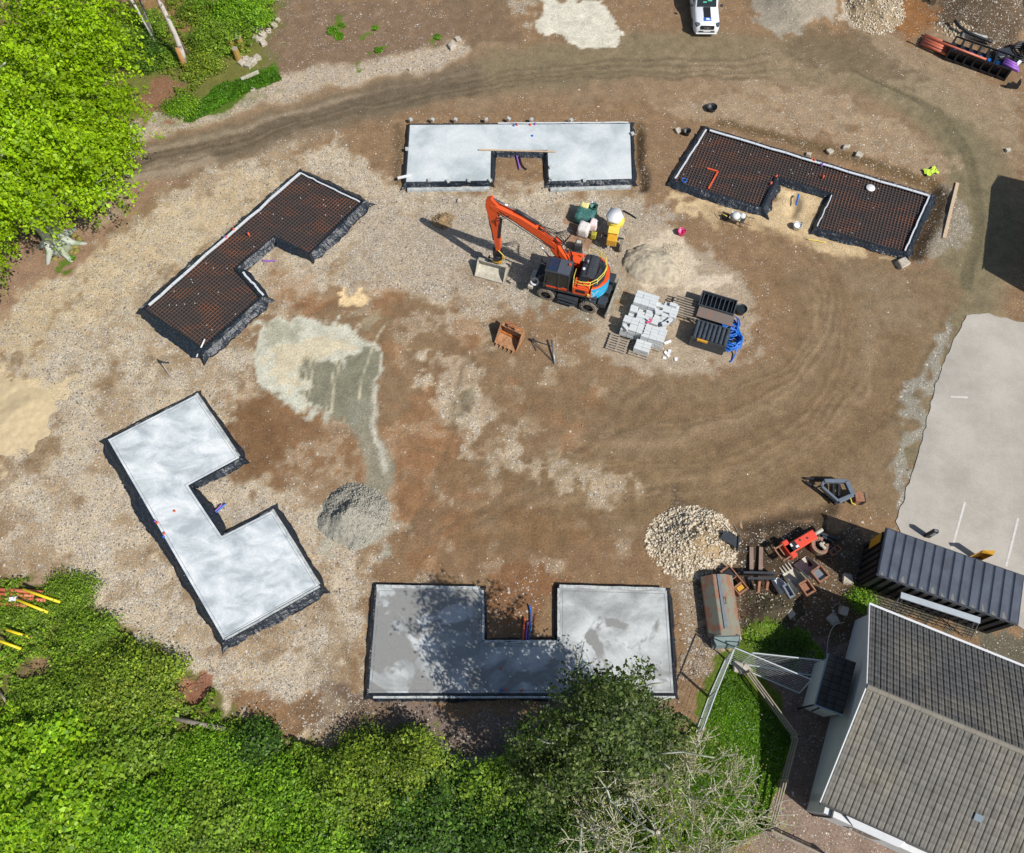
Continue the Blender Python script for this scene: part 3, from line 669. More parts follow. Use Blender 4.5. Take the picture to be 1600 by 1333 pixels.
o=MB().bar(G(748,234,.38),G(869,237,.38),.10,.045).obj('plank',M_WOOD); tag(o,'long thin timber board laid across the notch of the top foundation','plank')
o=MB().box((0,0,0),(.9,.14,.1),.3).obj('timber_offcut',M_WPL); o.location=G(632,276,.4); tag(o,'short white board on the lower left corner of the top foundation','board')
rr=random.Random(5)
o0=None
for i,(x,y) in enumerate([(642,188),(676,188),(712,188),(760,188),(795,187),(831,188),(893,189),(636,234),(671,283),(700,284),(733,283),(766,283),(913,283),(861,280),(988,210),(860,262)]):
    if o0 is None: o0=MB().box((0,0,.07),(.2,.2,.14),.3).obj('block',M_KERB); o=o0
    else: o=o0.copy(); COL.objects.link(o)
    o.location=G(x,y,.33); o.rotation_euler=(0,0,rr.uniform(0,3)); tag(o,'small pale block weighing down the black sheet around the top foundation','block','blocks holding down the sheet of the top foundation')
# orange marked bracket, white lid, on slab 2
mb=MB(); mb.bar(G(1122,268,.26),G(1107,295,.26),.1,.06); mb.bar(G(1122,268,.26),G(1105,263,.26),.1,.06); tag(mb.obj('orange_duct',M_ORANGE),'bright orange L-shaped duct lying on the dark mesh foundation','duct')
o=MB().lathe([(0,.0),(.27,.0),(.29,.03),(.27,.06),(0,.075)]).obj('lid',M_WPL,None,True); o.location=G(1360,294,.24); tag(o,'round white lid on the dark mesh foundation at the road bend','lid')
o=MB().tube([Vector((math.cos(t)*.16,math.sin(t)*.16,.02)) for t in np.linspace(0,6.28,20)],.03,6).obj('rope_ring',M_BLUE,None,True); o.location=G(1069,282,.34); tag(o,'small blue ring at the left corner of the right mesh foundation','ring')
px_tube('timber_stake',[(320,530,.5),(307,558,.06)],.045,M_WPL,'white pole leaning on the bottom corner of the left mesh foundation','pole')
# planks
o=MB().bar(G(1496,286,.08),G(1475,372,.08),.2,.08).obj('plank',M_WOOD); tag(o,'long pale timber plank lying between the right foundation trench and the road','plank')
# ---------------- excavator ----------------
M_OR=mat('digger_orange_paint',C(234,88,34),.42,0,0,3.5,C(206,84,44),lo=.5,hi=.72)
M_ORD=mat('worn_orange_paint',C(214,74,34),.5,0,0,6,C(150,60,36),lo=.55,hi=.75)
M_DK=mat('dark_grey_steel',C(62,66,72),.5,.2,.25,5)
M_DK2=mat('black_steel',C(40,42,46),.5,.2,.3,6)
M_CAB=mat('cab_grey_paint',C(82,88,98),.4,0,.08)
M_GLS=mat('dark_glass',(.02,.028,.03),.08,0,.2); M_GLSB=mat('blue_tinted_glass',(.02,.035,.07),.08,0,.1)
M_TYRE=mat('dusty_tyre_rubber',C(152,142,126),.9,0,0,7,C(118,110,98),bump=.5,bscale=14)
M_TYRED=mat('tyre_rubber',C(60,58,56),.85,0,.2,7)
M_YEL=mat('yellow_paint',C(238,214,90),.45,0,.1,6)
M_YELD=mat('plant_yellow_paint',C(226,170,48),.45,0,0,5,C(206,150,50),lo=.4,hi=.7)
M_CYAN=mat('cyan_paint',C(16,186,238),.35,0,.08)
M_STEEL=mat('bare_steel',C(150,156,162),.4,.5,.15,6)
M_CHROME=mat('ram_chrome',C(200,205,212),.2,.9,.05)
M_HOSE=mat('hose_rubber',C(28,28,30),.5,0,.2)
M_PALE=mat('pale_muddy_steel',C(206,202,188),.7,0,0,5,C(180,170,148),lo=.4,hi=.65)
M_RED=mat('red_paint',C(235,84,60),.4,0,.1,6)
M_RUST=mat('rusted_steel',C(172,122,92),.8,.1,0,6,C(136,96,74),bump=.3,lo=.4,hi=.65)
M_RUSTG=mat('rust_and_grey_paint',C(142,140,124),.7,.1,0,1.6,C(158,112,88),bump=.3,lo=.46,hi=.56)
M_RUSTO=mat('orange_rust_inside',C(206,124,40),.8,0,0,4,C(150,78,40),lo=.4,hi=.6)
def bucket_mesh(wd,s,teeth=0,th=.035):
    pr=[(.95,.06),(.55,.0),(.22,.06),(.02,.26),(-.04,.52),(.06,.74),(.30,.84)]
    pr=[(y*s,z*s) for y,z in pr]; mb=MB()
    for a,b in zip(pr[:-1],pr[1:]): mb.bar((0,a[0],a[1]),(0,b[0]+(b[0]-a[0])*.04,b[1]+(b[1]-a[1])*.04),wd,th,up=(0,.1,1) if abs(b[1]-a[1])<abs(b[0]-a[0]) else (0,1,.01))
    for sx in (-1,1):
        x0=sx*wd/2; n=len(pr); vs=[(x0,y,z) for y,z in pr]+[(x0+sx*th,y,z) for y,z in pr]
        mb.add(vs,[(k,(k+1)%n,n+(k+1)%n,n+k) for k in range(n)]+[tuple(range(n)),tuple(range(n,2*n))])
    t=MB()
    for k in range(teeth):
        x=-wd/2+wd*(k+.5)/teeth; t.add([(x-.05,.9*s,.03),(x+.05,.9*s,.03),(x+.05,.9*s,.1),(x-.05,.9*s,.1),(x-.02,.9*s+.24,.05),(x+.02,.9*s+.24,.05)],[(0,1,2,3),(0,4,5,1),(3,2,5,4),(0,3,4),(1,5,2)])
    e=MB()
    for sx in (-1,1): e.box((sx*.16*wd/1.0,.1*s,.92*s),(.05,.4*s,.26*s))
    e.cyl((-.2*wd,.02*s,.98*s),(.2*wd,.02*s,.98*s),.035); e.cyl((-.2*wd,.22*s,.98*s),(.2*wd,.22*s,.98*s),.035)
    return mb,t,e
EH=R(164); EC=(3.65,26.8,0)
ex=thing('wheeled_excavator','big orange wheeled excavator with yellow handrails and a cyan striped tail','excavator',EC,EH)
uc=MB(); uc.box((0,0,.78),(4.5,.95,.4)); uc.box((0,0,1.12),(1.3,1.3,.3)); uc.cyl((1.31,-1,.52),(1.31,1,.52),.13); uc.cyl((-1.31,-1,.52),(-1.31,1,.52),.13)
uo=uc.obj('chassis',M_DK2,ex,bevel=.02); uo.rotation_euler=(0,0,R(-4))
def wheel(par,x,y,r=.52,wdt=.34,tm=M_TYRE,rm=M_DK2,z=None):
    s=1 if y>0 else -1; z=r if z is None else z
    prof=[(r*.6,-wdt/2),(r*.86,-wdt/2),(r*.97,-wdt*.42),(r,-wdt*.25),(r,wdt*.25),(r*.97,wdt*.42),(r*.86,wdt/2),(r*.6,wdt/2)]
    m=MB(); m.lathe(prof,n=28)
    for k in range(22):
        t=2*math.pi*k/22; m.box((math.cos(t)*r,math.sin(t)*r,0),(.05,.05,wdt*.9),rz=t)
    o=m.obj('wheel',tm,par,False); o.location=(x,y,z); o.rotation_euler=(R(90),0,0)
    h=MB(); h.lathe([(r*.6,-wdt*.5),(r*.6,-wdt*.2),(r*.25,-wdt*.1),(r*.25,-wdt*.38),(0,-wdt*.38)],n=20); h.lathe([(r*.6,wdt*.5),(r*.6,wdt*.2),(r*.25,wdt*.1),(r*.25,wdt*.38),(0,wdt*.38)],n=20)
    h.obj('rim',rm,o)
    return o
for x in (1.31,-1.31):
    for y in (1.08,-1.08): wheel(uo,x,y)
f=MB(); f.box((0,1.03,.62),(1.25,.42,.5)); f.box((0,1.3,.42),(1.1,.12,.05)); f.box((0,1.3,.72),(1.1,.12,.05)); f.obj('step_box',M_DK,uo,bevel=.02); f=MB(); f.box((0,-1.03,.62),(1.25,.42,.5)); f.obj('step_box',M_DK,uo,bevel=.02)
for x in (1.31,-1.31):
    for y in (1.02,-1.02):
        f=MB()
        for k in range(5):
            a0=R(40+k*25);a1=R(65+k*25)
            if x>0 or True: f.bar((x+math.cos(a0)*.62,y,.55+math.sin(a0)*.62),(x+math.cos(a1)*.62,y,.55+math.sin(a1)*.62),.34,.03,up=(0,0,1) if 0<k<4 else (1,0,.1))
        f.obj('mudguard',M_DK,uo)
for dy in (-.85,0,.85): f=MB(); f.box((-2.02,dy,1.02),(.5,.62,.34)); f.obj('tool_box',M_DK,uo,bevel=.03)
f=MB(); f.bar((-1.9,.45,.6),(-2.45,.45,.4),.16,.2); f.bar((-1.9,-.45,.6),(-2.45,-.45,.4),.16,.2); f.obj('blade_arm',M_DK2,uo)
f=MB(); f.extr([(-2.5,.08),(-2.42,.08),(-2.36,.35),(-2.44,.72),(-2.56,.76),(-2.56,.70),(-2.49,.35)],(-1.3,1.3)); f.obj('dozer_blade',M_PALE,uo)
f=MB(); f.box((2.35,.3,.75),(.3,.6,.35)); f.box((2.3,1.1,.85),(.3,.35,.3)); f.obj('front_box',M_PALE,uo,bevel=.03)
f=MB(); f.tube([(2.12+.22*math.cos(t),.95+.22*math.sin(t),1.12) for t in np.linspace(0,5.4,16)],.06,8); f.obj('hose_coil',M_WPL,uo,True)
# upper works
f=MB(); f.box((-.1,0,1.36),(3.0,2.4,.16)); f.obj('deck',M_DK,ex,bevel=.02)
cab=MB(); cx0,cx1,cy0,cy1=.12,1.55,.18,1.2
for x,y,xt in ((cx0,cy0,cx0),(cx0,cy1,cx0),(cx1,cy0,cx1-.1),(cx1,cy1,cx1-.1),((cx0+cx1)/2-.12,cy1,(cx0+cx1)/2-.12)): cab.bar((x,y,1.44),(xt,y*.98,2.98),.09,.09)
cab.box(((cx0+cx1)/2,(cy0+cy1)/2,1.6),(cx1-cx0,cy1-cy0,.34)); cab.box(((cx0+cx1)/2-.02,(cy0+cy1)/2,3.0),(cx1-cx0+.02,cy1-cy0+.04,.1)); cab.box((.4,.65,1.9),(.5,.5,.5)); cab.box((.25,.65,2.3),(.14,.46,.7))
co=cab.obj('cab',M_DK,ex,bevel=.015)
f=MB(); f.box((.5,.69,3.07),(.7,.98,.05)); f.obj('roof_panel',M_CAB,co,bevel=.02)
f=MB(); f.box((1.15,.69,3.065),(.56,.82,.03)); f.obj('roof_window',M_GLSB,co)
f=MB(); f.box((.42,1.185,2.35),(.5,.02,1.1)); f.obj('window',M_GLS,co); f=MB(); f.box((1.07,1.185,2.3),(.68,.02,1.2)); f.obj('window',M_GLS,co)
f=MB(); f.box((1.5,.69,2.3),(.02,.9,1.2),ry=R(-4)); f.obj('windscreen',M_GLS,co); f=MB(); f.box((.12,.69,2.4),(.02,.9,.9)); f.obj('window',M_GLS,co)
f=MB(); f.box((.24,.52,3.14),(.12,.12,.14)); f.obj('beacon',M_OR,co)
f=MB(); f.box((.75,1.22,1.62),(1.3,.03,.1)); f.box((.3,1.225,1.66),(.42,.02,.22)); f.obj('door_stripe',M_OR,co)
f=MB(); f.bar((1.5,1.2,2.7),(1.75,1.4,2.6),.03); f.box((1.8,1.42,2.5),(.05,.16,.34)); f.tube([(1.55,-.1,1.7),(1.9,.1,2.2),(1.95,.3,2.6)],.03); f.box((1.95,.35,2.75),(.05,.2,.3)); f.obj('mirror',M_DK2,ex)
f=MB(); f.box((-.62,.82,1.74),(.95,.76,.62)); f.box((-.7,.95,2.1),(.7,.4,.1)); f.obj('side_locker',M_OR,ex,bevel=.04)
f=MB(); f.box((-.62,1.205,1.8),(.55,.02,.26)); f.obj('vent_grille',M_DK2,ex); f=MB(); f.box((-.62,.6,2.16),(.5,.3,.03)); f.obj('vent_grille',M_DK2,ex); f=MB(); f.prism([(-1.28,1.0),(-1.28,-1.0),(-1.55,-.85),(-1.78,-.35),(-1.78,.35),(-1.55,.85)],2.22,2.25); f.obj('rear_deck_plate',M_DK,ex)
f=MB(); f.box((.55,-.85,1.8),(1.5,.6,.72)); f.box((.1,-.62,2.2),(.5,.5,.12)); f.obj('tank_locker',M_OR,ex,bevel=.04)
f=MB(); f.box((.95,-.9,2.2),(.55,.42,.06)); f.obj('tread_plate',M_DK,ex)
hd=MB(); n=14
pr=[(-.35,1.5),(-.35,2.3),(-.5,2.42),(-1.0,2.46),(-1.25,2.38),(-1.3,1.5)]
hd.extr(pr,(-1.05,.55)); hd.box((-.82,-.25,2.46),(.22,1.5,.12)); ho=hd.obj('engine_hood',M_CAB if False else M_DK,ex,bevel=.05)
f=MB(); f.cyl((-.62,-.35,2.4),(-.62,-.35,2.75),.07); f.obj('exhaust',M_STEEL,ex,True)
f=MB(); f.blob((-.5,.1,2.5),(.1,.1,.07),8,1,.05); f.obj('filler_cap',M_WPL,ex,True); f=MB(); f.box((-.35,-.75,2.55),(.1,.1,.16)); f.obj('fuel_cap',M_RED,ex)
arc=[(-1.2,1.26)]+[(-.6-1.42*math.cos(R(a)),1.42*math.sin(R(a))*.92) for a in range(62,-63,-8)]+[(-1.2,-1.26)]
f=MB(); f.prism(arc,1.15,2.22); f.obj('counterweight',M_OR,ex,bevel=.04)
ar2=[(-.6-1.44*math.cos(R(a)),1.44*math.sin(R(a))*.925) for a in range(63,-64,-6)]
def skin(z0,z1,seg,o=0,m=M_CYAN,nm='tail_decal'):
    mb=MB()
    for (a,b) in seg:
        for p,q in zip(ar2[a:b],ar2[a+1:b+1]):
            ox=lambda p:(-.6+(p[0]+.6)*(1+o),p[1]*(1+o))
            P_,Q_=ox(p),ox(q); mb.add([(*P_,z0),(*Q_,z0),(*Q_,z1),(*P_,z1)],[(0,1,2,3)])
    return mb.obj(nm,m,ex,fix=False)
skin(1.16,2.2,[(0,18)])
# broken white strokes and blocks of the tail graphic
mb=MB()
def onarc(i,z,o=.006):
    a=63-6*i; return (-.6-1.44*(1+o)*math.cos(R(a)),1.44*.925*(1+o)*math.sin(R(a)),z)
for i0,z0,i1,z1,wd in ((.2,1.3,3.2,1.95,.06),(0.1,1.45,2.6,2.02,.05),(0,1.95,1.2,1.75,.05),(3.6,1.5,4.2,1.9,.07),(4.6,1.5,5.2,1.9,.07),(5.6,1.6,6.1,1.9,.05),(6.6,1.5,7.2,1.8,.06),(1.0,1.25,3,1.35,.05),(8,1.5,9,1.9,.05),(4.0,1.28,6.4,1.36,.03)):
    n_=8
    for k in range(n_):
        a=i0+(i1-i0)*k/n_; b=i0+(i1-i0)*(k+1)/n_; za=z0+(z1-z0)*k/n_; zb=z0+(z1-z0)*(k+1)/n_
        mb.add([onarc(a,za),onarc(b,zb),onarc(b,zb+wd),onarc(a,za+wd)],[(0,1,2,3)])
mb.obj('tail_lettering',M_WPL,ex,fix=False)
f=MB(); f.box((-1.12,1.2,1.62),(.14,.12,.2)); f.obj('tail_light',M_YEL,ex)
rl=MB()
def rail(P,posts,r=.026):
    rl.tube(P,r,6); rl.tube([(p[0],p[1],p[2]-.28) for p in P],r*.8,6)
    for p in posts: rl.cyl((p[0],p[1],p[2]),(p[0],p[1],1.6 if p[2]>2.5 else 1.5),r,n=6)
P1=[(-.15,1.15,2.75),(-.6,1.2,2.75),(-1.1,1.1,2.75),(-1.45,.75,2.75),(-1.7,.2,2.75),(-1.75,-.3,2.75)]
P2=[(-1.7,-.45,2.75),(-1.55,-.85,2.75),(-1.2,-1.15,2.75),(-.5,-1.22,2.75)]
rail([Vector(p) for p in P1],[P1[0],P1[2],P1[3],P1[5]]); rail([Vector(p) for p in P2],[P2[0],P2[2],P2[3]])
rl.tube([(-.1,.3,2.6),(-.1,.85,2.62),(-.15,1.15,2.75)],.026,6)
rl.obj('handrail',M_YEL,ex,True)
# boom
BY=-.12
def plate(prof,y,wd,m,nm,par=ex):
    mb=MB(); mb.extr(prof,(y-wd/2,y+wd/2)); return mb.obj(nm,m,par,bevel=.02)
bo=plate([(.15,1.75),(.45,1.7),(.95,2.6),(1.55,3.5),(2.4,4.35),(3.6,5.1),(4.95,5.75),(5.05,6.05),(4.7,6.05),(3.3,5.55),(2.1,4.85),(1.2,3.95),(.55,2.9)],BY,.34,M_OR,'boom')
f=MB(); f.bar((1.3,BY+.175,3.6),(4.5,BY+.175,5.75),.015,.05); f.bar((1.5,BY+.175,3.6),(4.6,BY+.175,5.6),.015,.05); f.obj('pipe_line',M_DK2,bo)
f=MB()
for s in (-.27,.27): f.cyl((.75,BY+s,1.75),(1.55,BY+s,2.9),.09,n=10)
f.obj('lift_ram',M_OR,bo,True)
f=MB()
for s in (-.27,.27): f.cyl((1.55,BY+s,2.9),(2.1,BY+s,3.75),.045,n=10)
f.obj('ram_rod',M_CHROME,bo,True)
f=MB(); f.cyl((2.3,BY,5.25),(3.6,BY,5.95),.09,n=10); f.obj('arm_ram',M_DK,bo,True); f=MB(); f.cyl((3.6,BY,5.95),(4.85,BY,6.45),.05,n=10); f.obj('ram_rod',M_CHROME,bo,True)
f=MB(); f.box((1.15,BY-.02,4.15),(.5,.3,.12),ry=R(-45)); f.obj('valve_block',M_ORD,bo)
rr=random.Random(3)
f=MB()
for k in range(6):
    y=BY+(-.18+.07*k); f.tube(spline([(.2,y,2.2),(.55,y+rr.uniform(-.2,.2),3.5),(1.3,y+rr.uniform(-.3,.3),4.5),(2.3,y,5.05)],5),.022,6)
for k in range(4):
    y=BY-.22; f.tube(spline([(1.0,y,3.4),(.85-.1*k,y-.25-.1*k,4.0+.1*k),(1.5,y-.1,4.35)],5),.022,6)
for k in range(4):
    y=BY+(-.2+.12*k); f.tube(spline([(3.9,y,5.6),(4.5,y+.15,5.4-.1*k),(4.75,y+.05,5.0),(4.7,y,4.4)],5),.022,6)
f.obj('hydraulic_hose',M_HOSE,bo,True)
am=plate([(4.6,6.1),(4.95,6.55),(5.25,6.35),(5.3,5.8),(5.0,4.2),(4.78,2.1),(4.55,2.05),(4.5,2.6),(4.55,4.3),(4.62,5.5)],BY,.3,M_OR,'arm')
f=MB(); f.cyl((5.2,BY,5.5),(5.05,BY,4.0),.075,n=10); f.cyl((5.05,BY,4.0),(4.95,BY,2.9),.04,n=10); f.obj('bucket_ram',M_DK,am,True)
f=MB(); f.bar((4.4,BY+.17,5.2),(4.55,BY+.17,3.4),.012,.16); f.obj('arm_stripe',M_DK2,am)
f=MB(); f.box((4.7,BY,1.85),(.55,.36,.4)); f.cyl((4.7,BY,1.65),(4.7,BY,1.25),.28,n=14); f.box((4.7,BY+.25,1.5),(.3,.3,.2)); f.box((4.85,BY-.25,1.6),(.3,.25,.25)); tr=f.obj('tilt_rotator',M_DK2,ex,bevel=.03)
f=MB(); f.box((4.7,BY,1.15),(.55,.5,.16)); f.obj('quick_hitch',M_YELD,tr)
f=MB(); f.tube(spline([(4.6,BY+.2,2.3),(4.2,BY+.3,1.9),(4.4,BY+.3,1.5)],6),.025,6); f.obj('hydraulic_hose',M_YEL,tr,True)
bm,_,be=bucket_mesh(1.75,1.0,0); bo2=bm.obj('bucket',M_PALE,ex); be.obj('bucket_ear',M_DK,bo2)
bw=Vector((-1.1,28.35,.06))-Vector(EC); ca_,sa_=math.cos(-EH),math.sin(-EH); bo2.location=(bw.x*ca_-bw.y*sa_,bw.x*sa_+bw.y*ca_,.06); bo2.rotation_euler=(0,0,-EH+R(180-18))

# ---------------- attachments and kit ----------------
def bucket_thing(px,rz,wd,s,teeth,m,mi,label,group=None,tilt=(0,0)):
    x,y,_=G(*px,0); t=thing('digger_bucket',label,'digger bucket',(x,y,0),rz,group); a,b,c=bucket_mesh(wd,s,teeth)
    sh=a.obj('shell',m,t); 
    if teeth: b.obj('teeth',m,t)
    c.obj('hitch_ear',mi,t); t.rotation_euler=(tilt[0],tilt[1],rz); t.location.z=.05; return t
bucket_thing((803,522),R(152),1.35,1.15,5,mat('tan_rusty_steel',C(196,150,108),.8,.1,0,5,C(160,112,78),lo=.4,hi=.6),M_RUST,'rusty toothed digger bucket lying open on the gravel below the excavator, orange inside')
o=MB().box((0,0,0),(1.2,.75,.03),rx=0).obj('soil',M_RUSTO); o.location=G(800,517,.2); o.rotation_euler=(0,0,R(152)); tag(o,'patch of orange soil caked in the bottom of the open toothed bucket','soil')
def upright_bucket(a,b,z0,z1,wd,m1,m2,label,teeth=0):
    """bucket standing on its back: mouth end a, hitch end b (photo pixels)"""
    A=Vector(G(*a,0)); B=Vector(G(*b,0)); d=(B-A); L_=d.length; t=thing('digger_bucket',label,'digger bucket',((A+B)/2)[:],math.atan2(d.y,d.x),'spare digger buckets in the muddy corner')
    f=MB(); x0,x1=-L_/2,L_/2
    pr=[(x0,.06),(x0+.25,0),(x1-.1,0),(x1+.05,.3),(x1,z1*.8),(x1-.2,z1*.8)]
    for p,q in zip(pr[:-1],pr[1:]): f.bar((p[0],0,p[1]),(q[0],0,q[1]),wd,.03,up=(0,0,1) if abs(q[0]-p[0])>abs(q[1]-p[1]) else (1,0,0.01))
    for s in (-1,1):
        y=s*wd/2; P=[(x0,.06),(x0+.25,0),(x1-.1,0),(x1+.05,.3),(x1,z1*.8),(x0+.35,.42)]; n=len(P)
        f.add([(p[0],y,p[1]) for p in P]+[(p[0],y+s*.03,p[1]) for p in P],[(k,(k+1)%n,n+(k+1)%n,n+k) for k in range(n)]+[tuple(range(n)),tuple(range(n,2*n))])
    f.obj('shell',m1,t)
    if teeth:
        g=MB()
        for k in range(teeth):
            y=-wd/2+wd*(k+.5)/teeth; g.add([(x0,y-.06,.03),(x0,y+.06,.03),(x0,y+.05,.12),(x0,y-.05,.12),(x0-.38,y-.025,.05),(x0-.38,y+.025,.05)],[(0,1,2,3),(0,4,5,1),(3,2,5,4),(0,3,4),(1,5,2)])
        g.obj('teeth',m1,t)
    g=MB()
    for s in (-1,1): g.bar((x1-.28,s*wd*.36,z1),(x1+.42,s*wd*.36,z1),.07,.28); 
    g.bar((x1-.25,-wd*.4,z1),(x1-.25,wd*.4,z1),.09,.2); g.bar((x1+.38,-wd*.4,z1),(x1+.38,wd*.4,z1),.09,.2)
    g.obj('hitch_frame',m2,t); h=MB(); h.box((x1+.06,0,z1-.1),(.5,wd*.6,.04)); h.obj('hitch_plate',M_STEEL if teeth==0 else M_RUST,t)
    return t
upright_bucket((1249,876),(1270,902),0,.85,.85,M_PALE,M_RUST,'wide smooth-lipped bucket with orange-brown hitch frame, nearest to the round clamp in the mud')
upright_bucket((1231,893),(1251,922),0,.75,.72,M_PALE,M_RUST,'bucket with four long pale teeth between two smooth buckets',4)
upright_bucket((1210,905),(1223,927),0,.75,.38,M_WPL,M_STEEL,'narrow trenching bucket with grey hitch, standing left of the long-toothed bucket')
# breaker
A=Vector(G(1217,868,.3)); B=Vector(G(1274,834,.3)); d=(B-A).normalized(); t=thing('hydraulic_breaker','bright red hydraulic breaker with a white chisel lying in the mud','breaker',((A+B)/2)[:2]+(0,),math.atan2(d.y,d.x))
L_=(B-A).length; f=MB(); f.box((.12,0,.4),(L_*.78,.52,.5)); f.box((-.62,0,.4),(.35,1.0,.5)); f.obj('housing',M_RED,t,bevel=.05)
f=MB(); f.box((-.35,0,.66),(.36,.42,.02)); f.obj('badge',M_BLACK,t); f=MB(); f.box((-.22,-.1,.675),(.16,.12,.01)); f.box((-.45,.1,.675),(.1,.16,.01)); f.obj('badge_mark',M_WPL,t)
f=MB(); f.cyl((L_*.5-.1,0,.4),(L_*.5+.4,0,.4),.1); f.obj('chisel',M_PALE,t,True)
f=MB(); f.bar((-.85,-.35,.6),(-1.35,-.35,.6),.06,.3); f.bar((-.85,.35,.6),(-1.35,.35,.6),.06,.3); f.bar((-1.32,-.35,.65),(-1.32,.35,.65),.07); f.bar((-1.0,-.35,.5),(-1.0,.35,.5),.06); f.obj('mounting_bracket',M_RUST,t)
f=MB(); f.lathe([(.06,.68),(.06,.7),(0,.7)],(.5,0,-.03),8); f.lathe([(.06,.68),(.06,.7),(0,.7)],(.1,.1,-.03),8); f.obj('bolt',M_DK,t)
# frame attachment (grey forks frame)
c=Vector(G(1268,844,0)); f=MB()
for a,b in (((1281,833),(1310,843)),((1277,842),(1300,858)),((1277,842),(1281,830)),((1284,838),(1300,846))): f.bar(Vector(G(*a,.25))-c,Vector(G(*b,.25))-c,.13,.16)
o=f.obj('lifting_fork_bar',M_DK,None,bevel=.02); o.location=c; tag(o,'flat dark steel frame lying beside the tip of the red breaker','steel bar')
# round clamp
c=Vector(G(1277,856,0)); t=thing('grab_clamp','round rusty pink grab clamp between the breaker and the dark container shadow','clamp',c[:],R(35))
f=MB(); P=[(.48*math.cos(a),.48*math.sin(a)*1.1,.45) for a in np.linspace(.4,5.9,18)]
P=[(p[0]*.72,p[1]*.72,.3) for p in P]
for p,q in zip(P[:-1],P[1:]): f.bar(p,Vector(q)+(Vector(q)-Vector(p))*.1,.18,.35)
f.obj('jaw',mat('dusty_pink_paint',C(168,124,108),.8,0,0,5,C(146,130,104),lo=.42,hi=.6),t); f=MB(); f.cyl((.05,-.28,.5),(.05,.12,.5),.09); f.box((.1,0,.5),(.3,.12,.12)); f.obj('ram',M_PALE,t,bevel=.02)
f=MB()
for s in (-.14,.14): f.bar((.2,-.62+s,.35),(.75,-.62+s,.35),.05,.22)
f.bar((.2,-.76,.35),(.2,-.48,.35),.06,.2); f.bar((.75,-.76,.35),(.75,-.48,.35),.06,.2); f.bar((.48,-.76,.35),(.48,-.48,.35),.06,.16); f.obj('bracket',M_RUST,t)
# pallet forks
c=Vector(G(1190,905,0)); t=thing('pallet_forks','pair of brown pallet forks with cross frame pointing away from the camera','pallet forks',c[:],0)
f=MB()
for a,b in (((1174,855),(1174,893)),((1189,855),(1188,893))): f.bar(Vector(G(*a,.12))-c,Vector(G(*b,.16))-c,.2,.09)
f.obj('fork',M_RUST if False else mat('brown_fork_steel',C(150,126,112),.7,.1,.15),t)
f=MB(); f.bar(Vector(G(1160,896,.3))-c,Vector(G(1210,897,.3))-c,.1,.5); f.bar(Vector(G(1168,904,.75))-c,Vector(G(1212,904,.75))-c,.12,.12); f.bar(Vector(G(1150,897,.2))-c,Vector(G(1168,896,.2))-c,.08,.1); f.obj('carriage',M_DK,t)
f=MB(); f.bar(Vector(G(1170,905,.75))-c,Vector(G(1210,905,.75))-c,.05,.1); f.bar(Vector(G(1186,907,.6))-c,Vector(G(1184,925,.3))-c,.12,.3); f.bar(Vector(G(1199,907,.6))-c,Vector(G(1197,920,.3))-c,.12,.3); f.obj('hitch',M_RUST,t)
f=MB(); f.tube([Vector(G(x,y,.12))-c for x,y in ((1190,932),(1194,936),(1196,944))],.04,6); f.obj('hose',M_PALE,t)
# quick hitch near trough
c=Vector(G(1143,910,0)); t=thing('quick_hitch','dark open quick hitch bracket tucked beside the rusty trough','hitch',c[:],R(-55))
f=MB()
for s in (-.28,.28): f.bar((-.75,s,.35),(.75,s,.35),.06,.45)
for x in (-.7,-.1,.3,.7): f.bar((x,-.28,.35),(x,.28,.35),.09,.3)
f.obj('frame',M_RUST,t); f=MB(); f.box((-.35,0,.3),(.5,.4,.4)); f.obj('core',M_BLACK,t); f=MB(); f.box((.48,0,.35),(.22,.35,.3)); f.obj('pad',M_YELD,t)
# black bracket on rubble heap
c=Vector(G(1141,848,0)); f=MB(); f.bar((-.5,.3,.5),(.3,-.2,.5),.5,.06); f.bar((.35,.3,.4),(.2,-.5,.4),.06,.4); f.bar((.3,.4,.5),(.1,.7,.7),.03,.1); f.tube([(.3,-.4,.3),(.8,-.5,.1),(1.0,-.3,.05)],.03); o=f.obj('scrap_bracket',M_DK); o.location=c; tag(o,'dark bent scrap bracket at the right edge of the rubble heap','scrap')
# A-frame attachment top right of yard
c=Vector(G(1300,768,0)); t=thing('grapple_frame','grey triangular steel grapple frame lying alone on the brown mud','grapple',c[:],0)
def PB(a,b,z,w_,h_,f): f.bar(Vector(G(*a,z))-c,Vector(G(*b,z))-c,w_,h_)
f=MB(); PB((1287,752),(1322,752),.55,.2,.25,f); PB((1322,752),(1332,774),.55,.25,.25,f); PB((1332,774),(1309,784),.5,.22,.3,f); PB((1309,784),(1283,761),.5,.14,.3,f); PB((1283,761),(1287,752),.5,.14,.2,f); f.obj('main_frame',mat('blue_grey_steel',C(120,130,142),.45,.3,.15),t,bevel=.02)
f=MB(); PB((1258,748),(1300,750),.12,.08,.12,f); PB((1258,752),(1306,788),.12,.12,.12,f); PB((1302,758),(1302,776),.35,.12,.15,f); PB((1311,757),(1310,779),.35,.12,.15,f); PB((1276,762),(1286,757),.4,.08,.1,f); f.obj('tine',M_DK2,t)
f=MB(); f.box(Vector(G(1340,779,.35))-c,(.45,.5,.6)); f.obj('coupling',M_RUST,t); f=MB(); f.box(Vector(G(1346,779,.35))-c,(.2,.55,.5)); f.obj('coupling_plate',M_DK2,t); f=MB(); f.tube([Vector(G(x,y,.5))-c for x,y in ((1328,776),(1331,786),(1337,789))],.04,6); f.obj('hose',M_YEL,t)
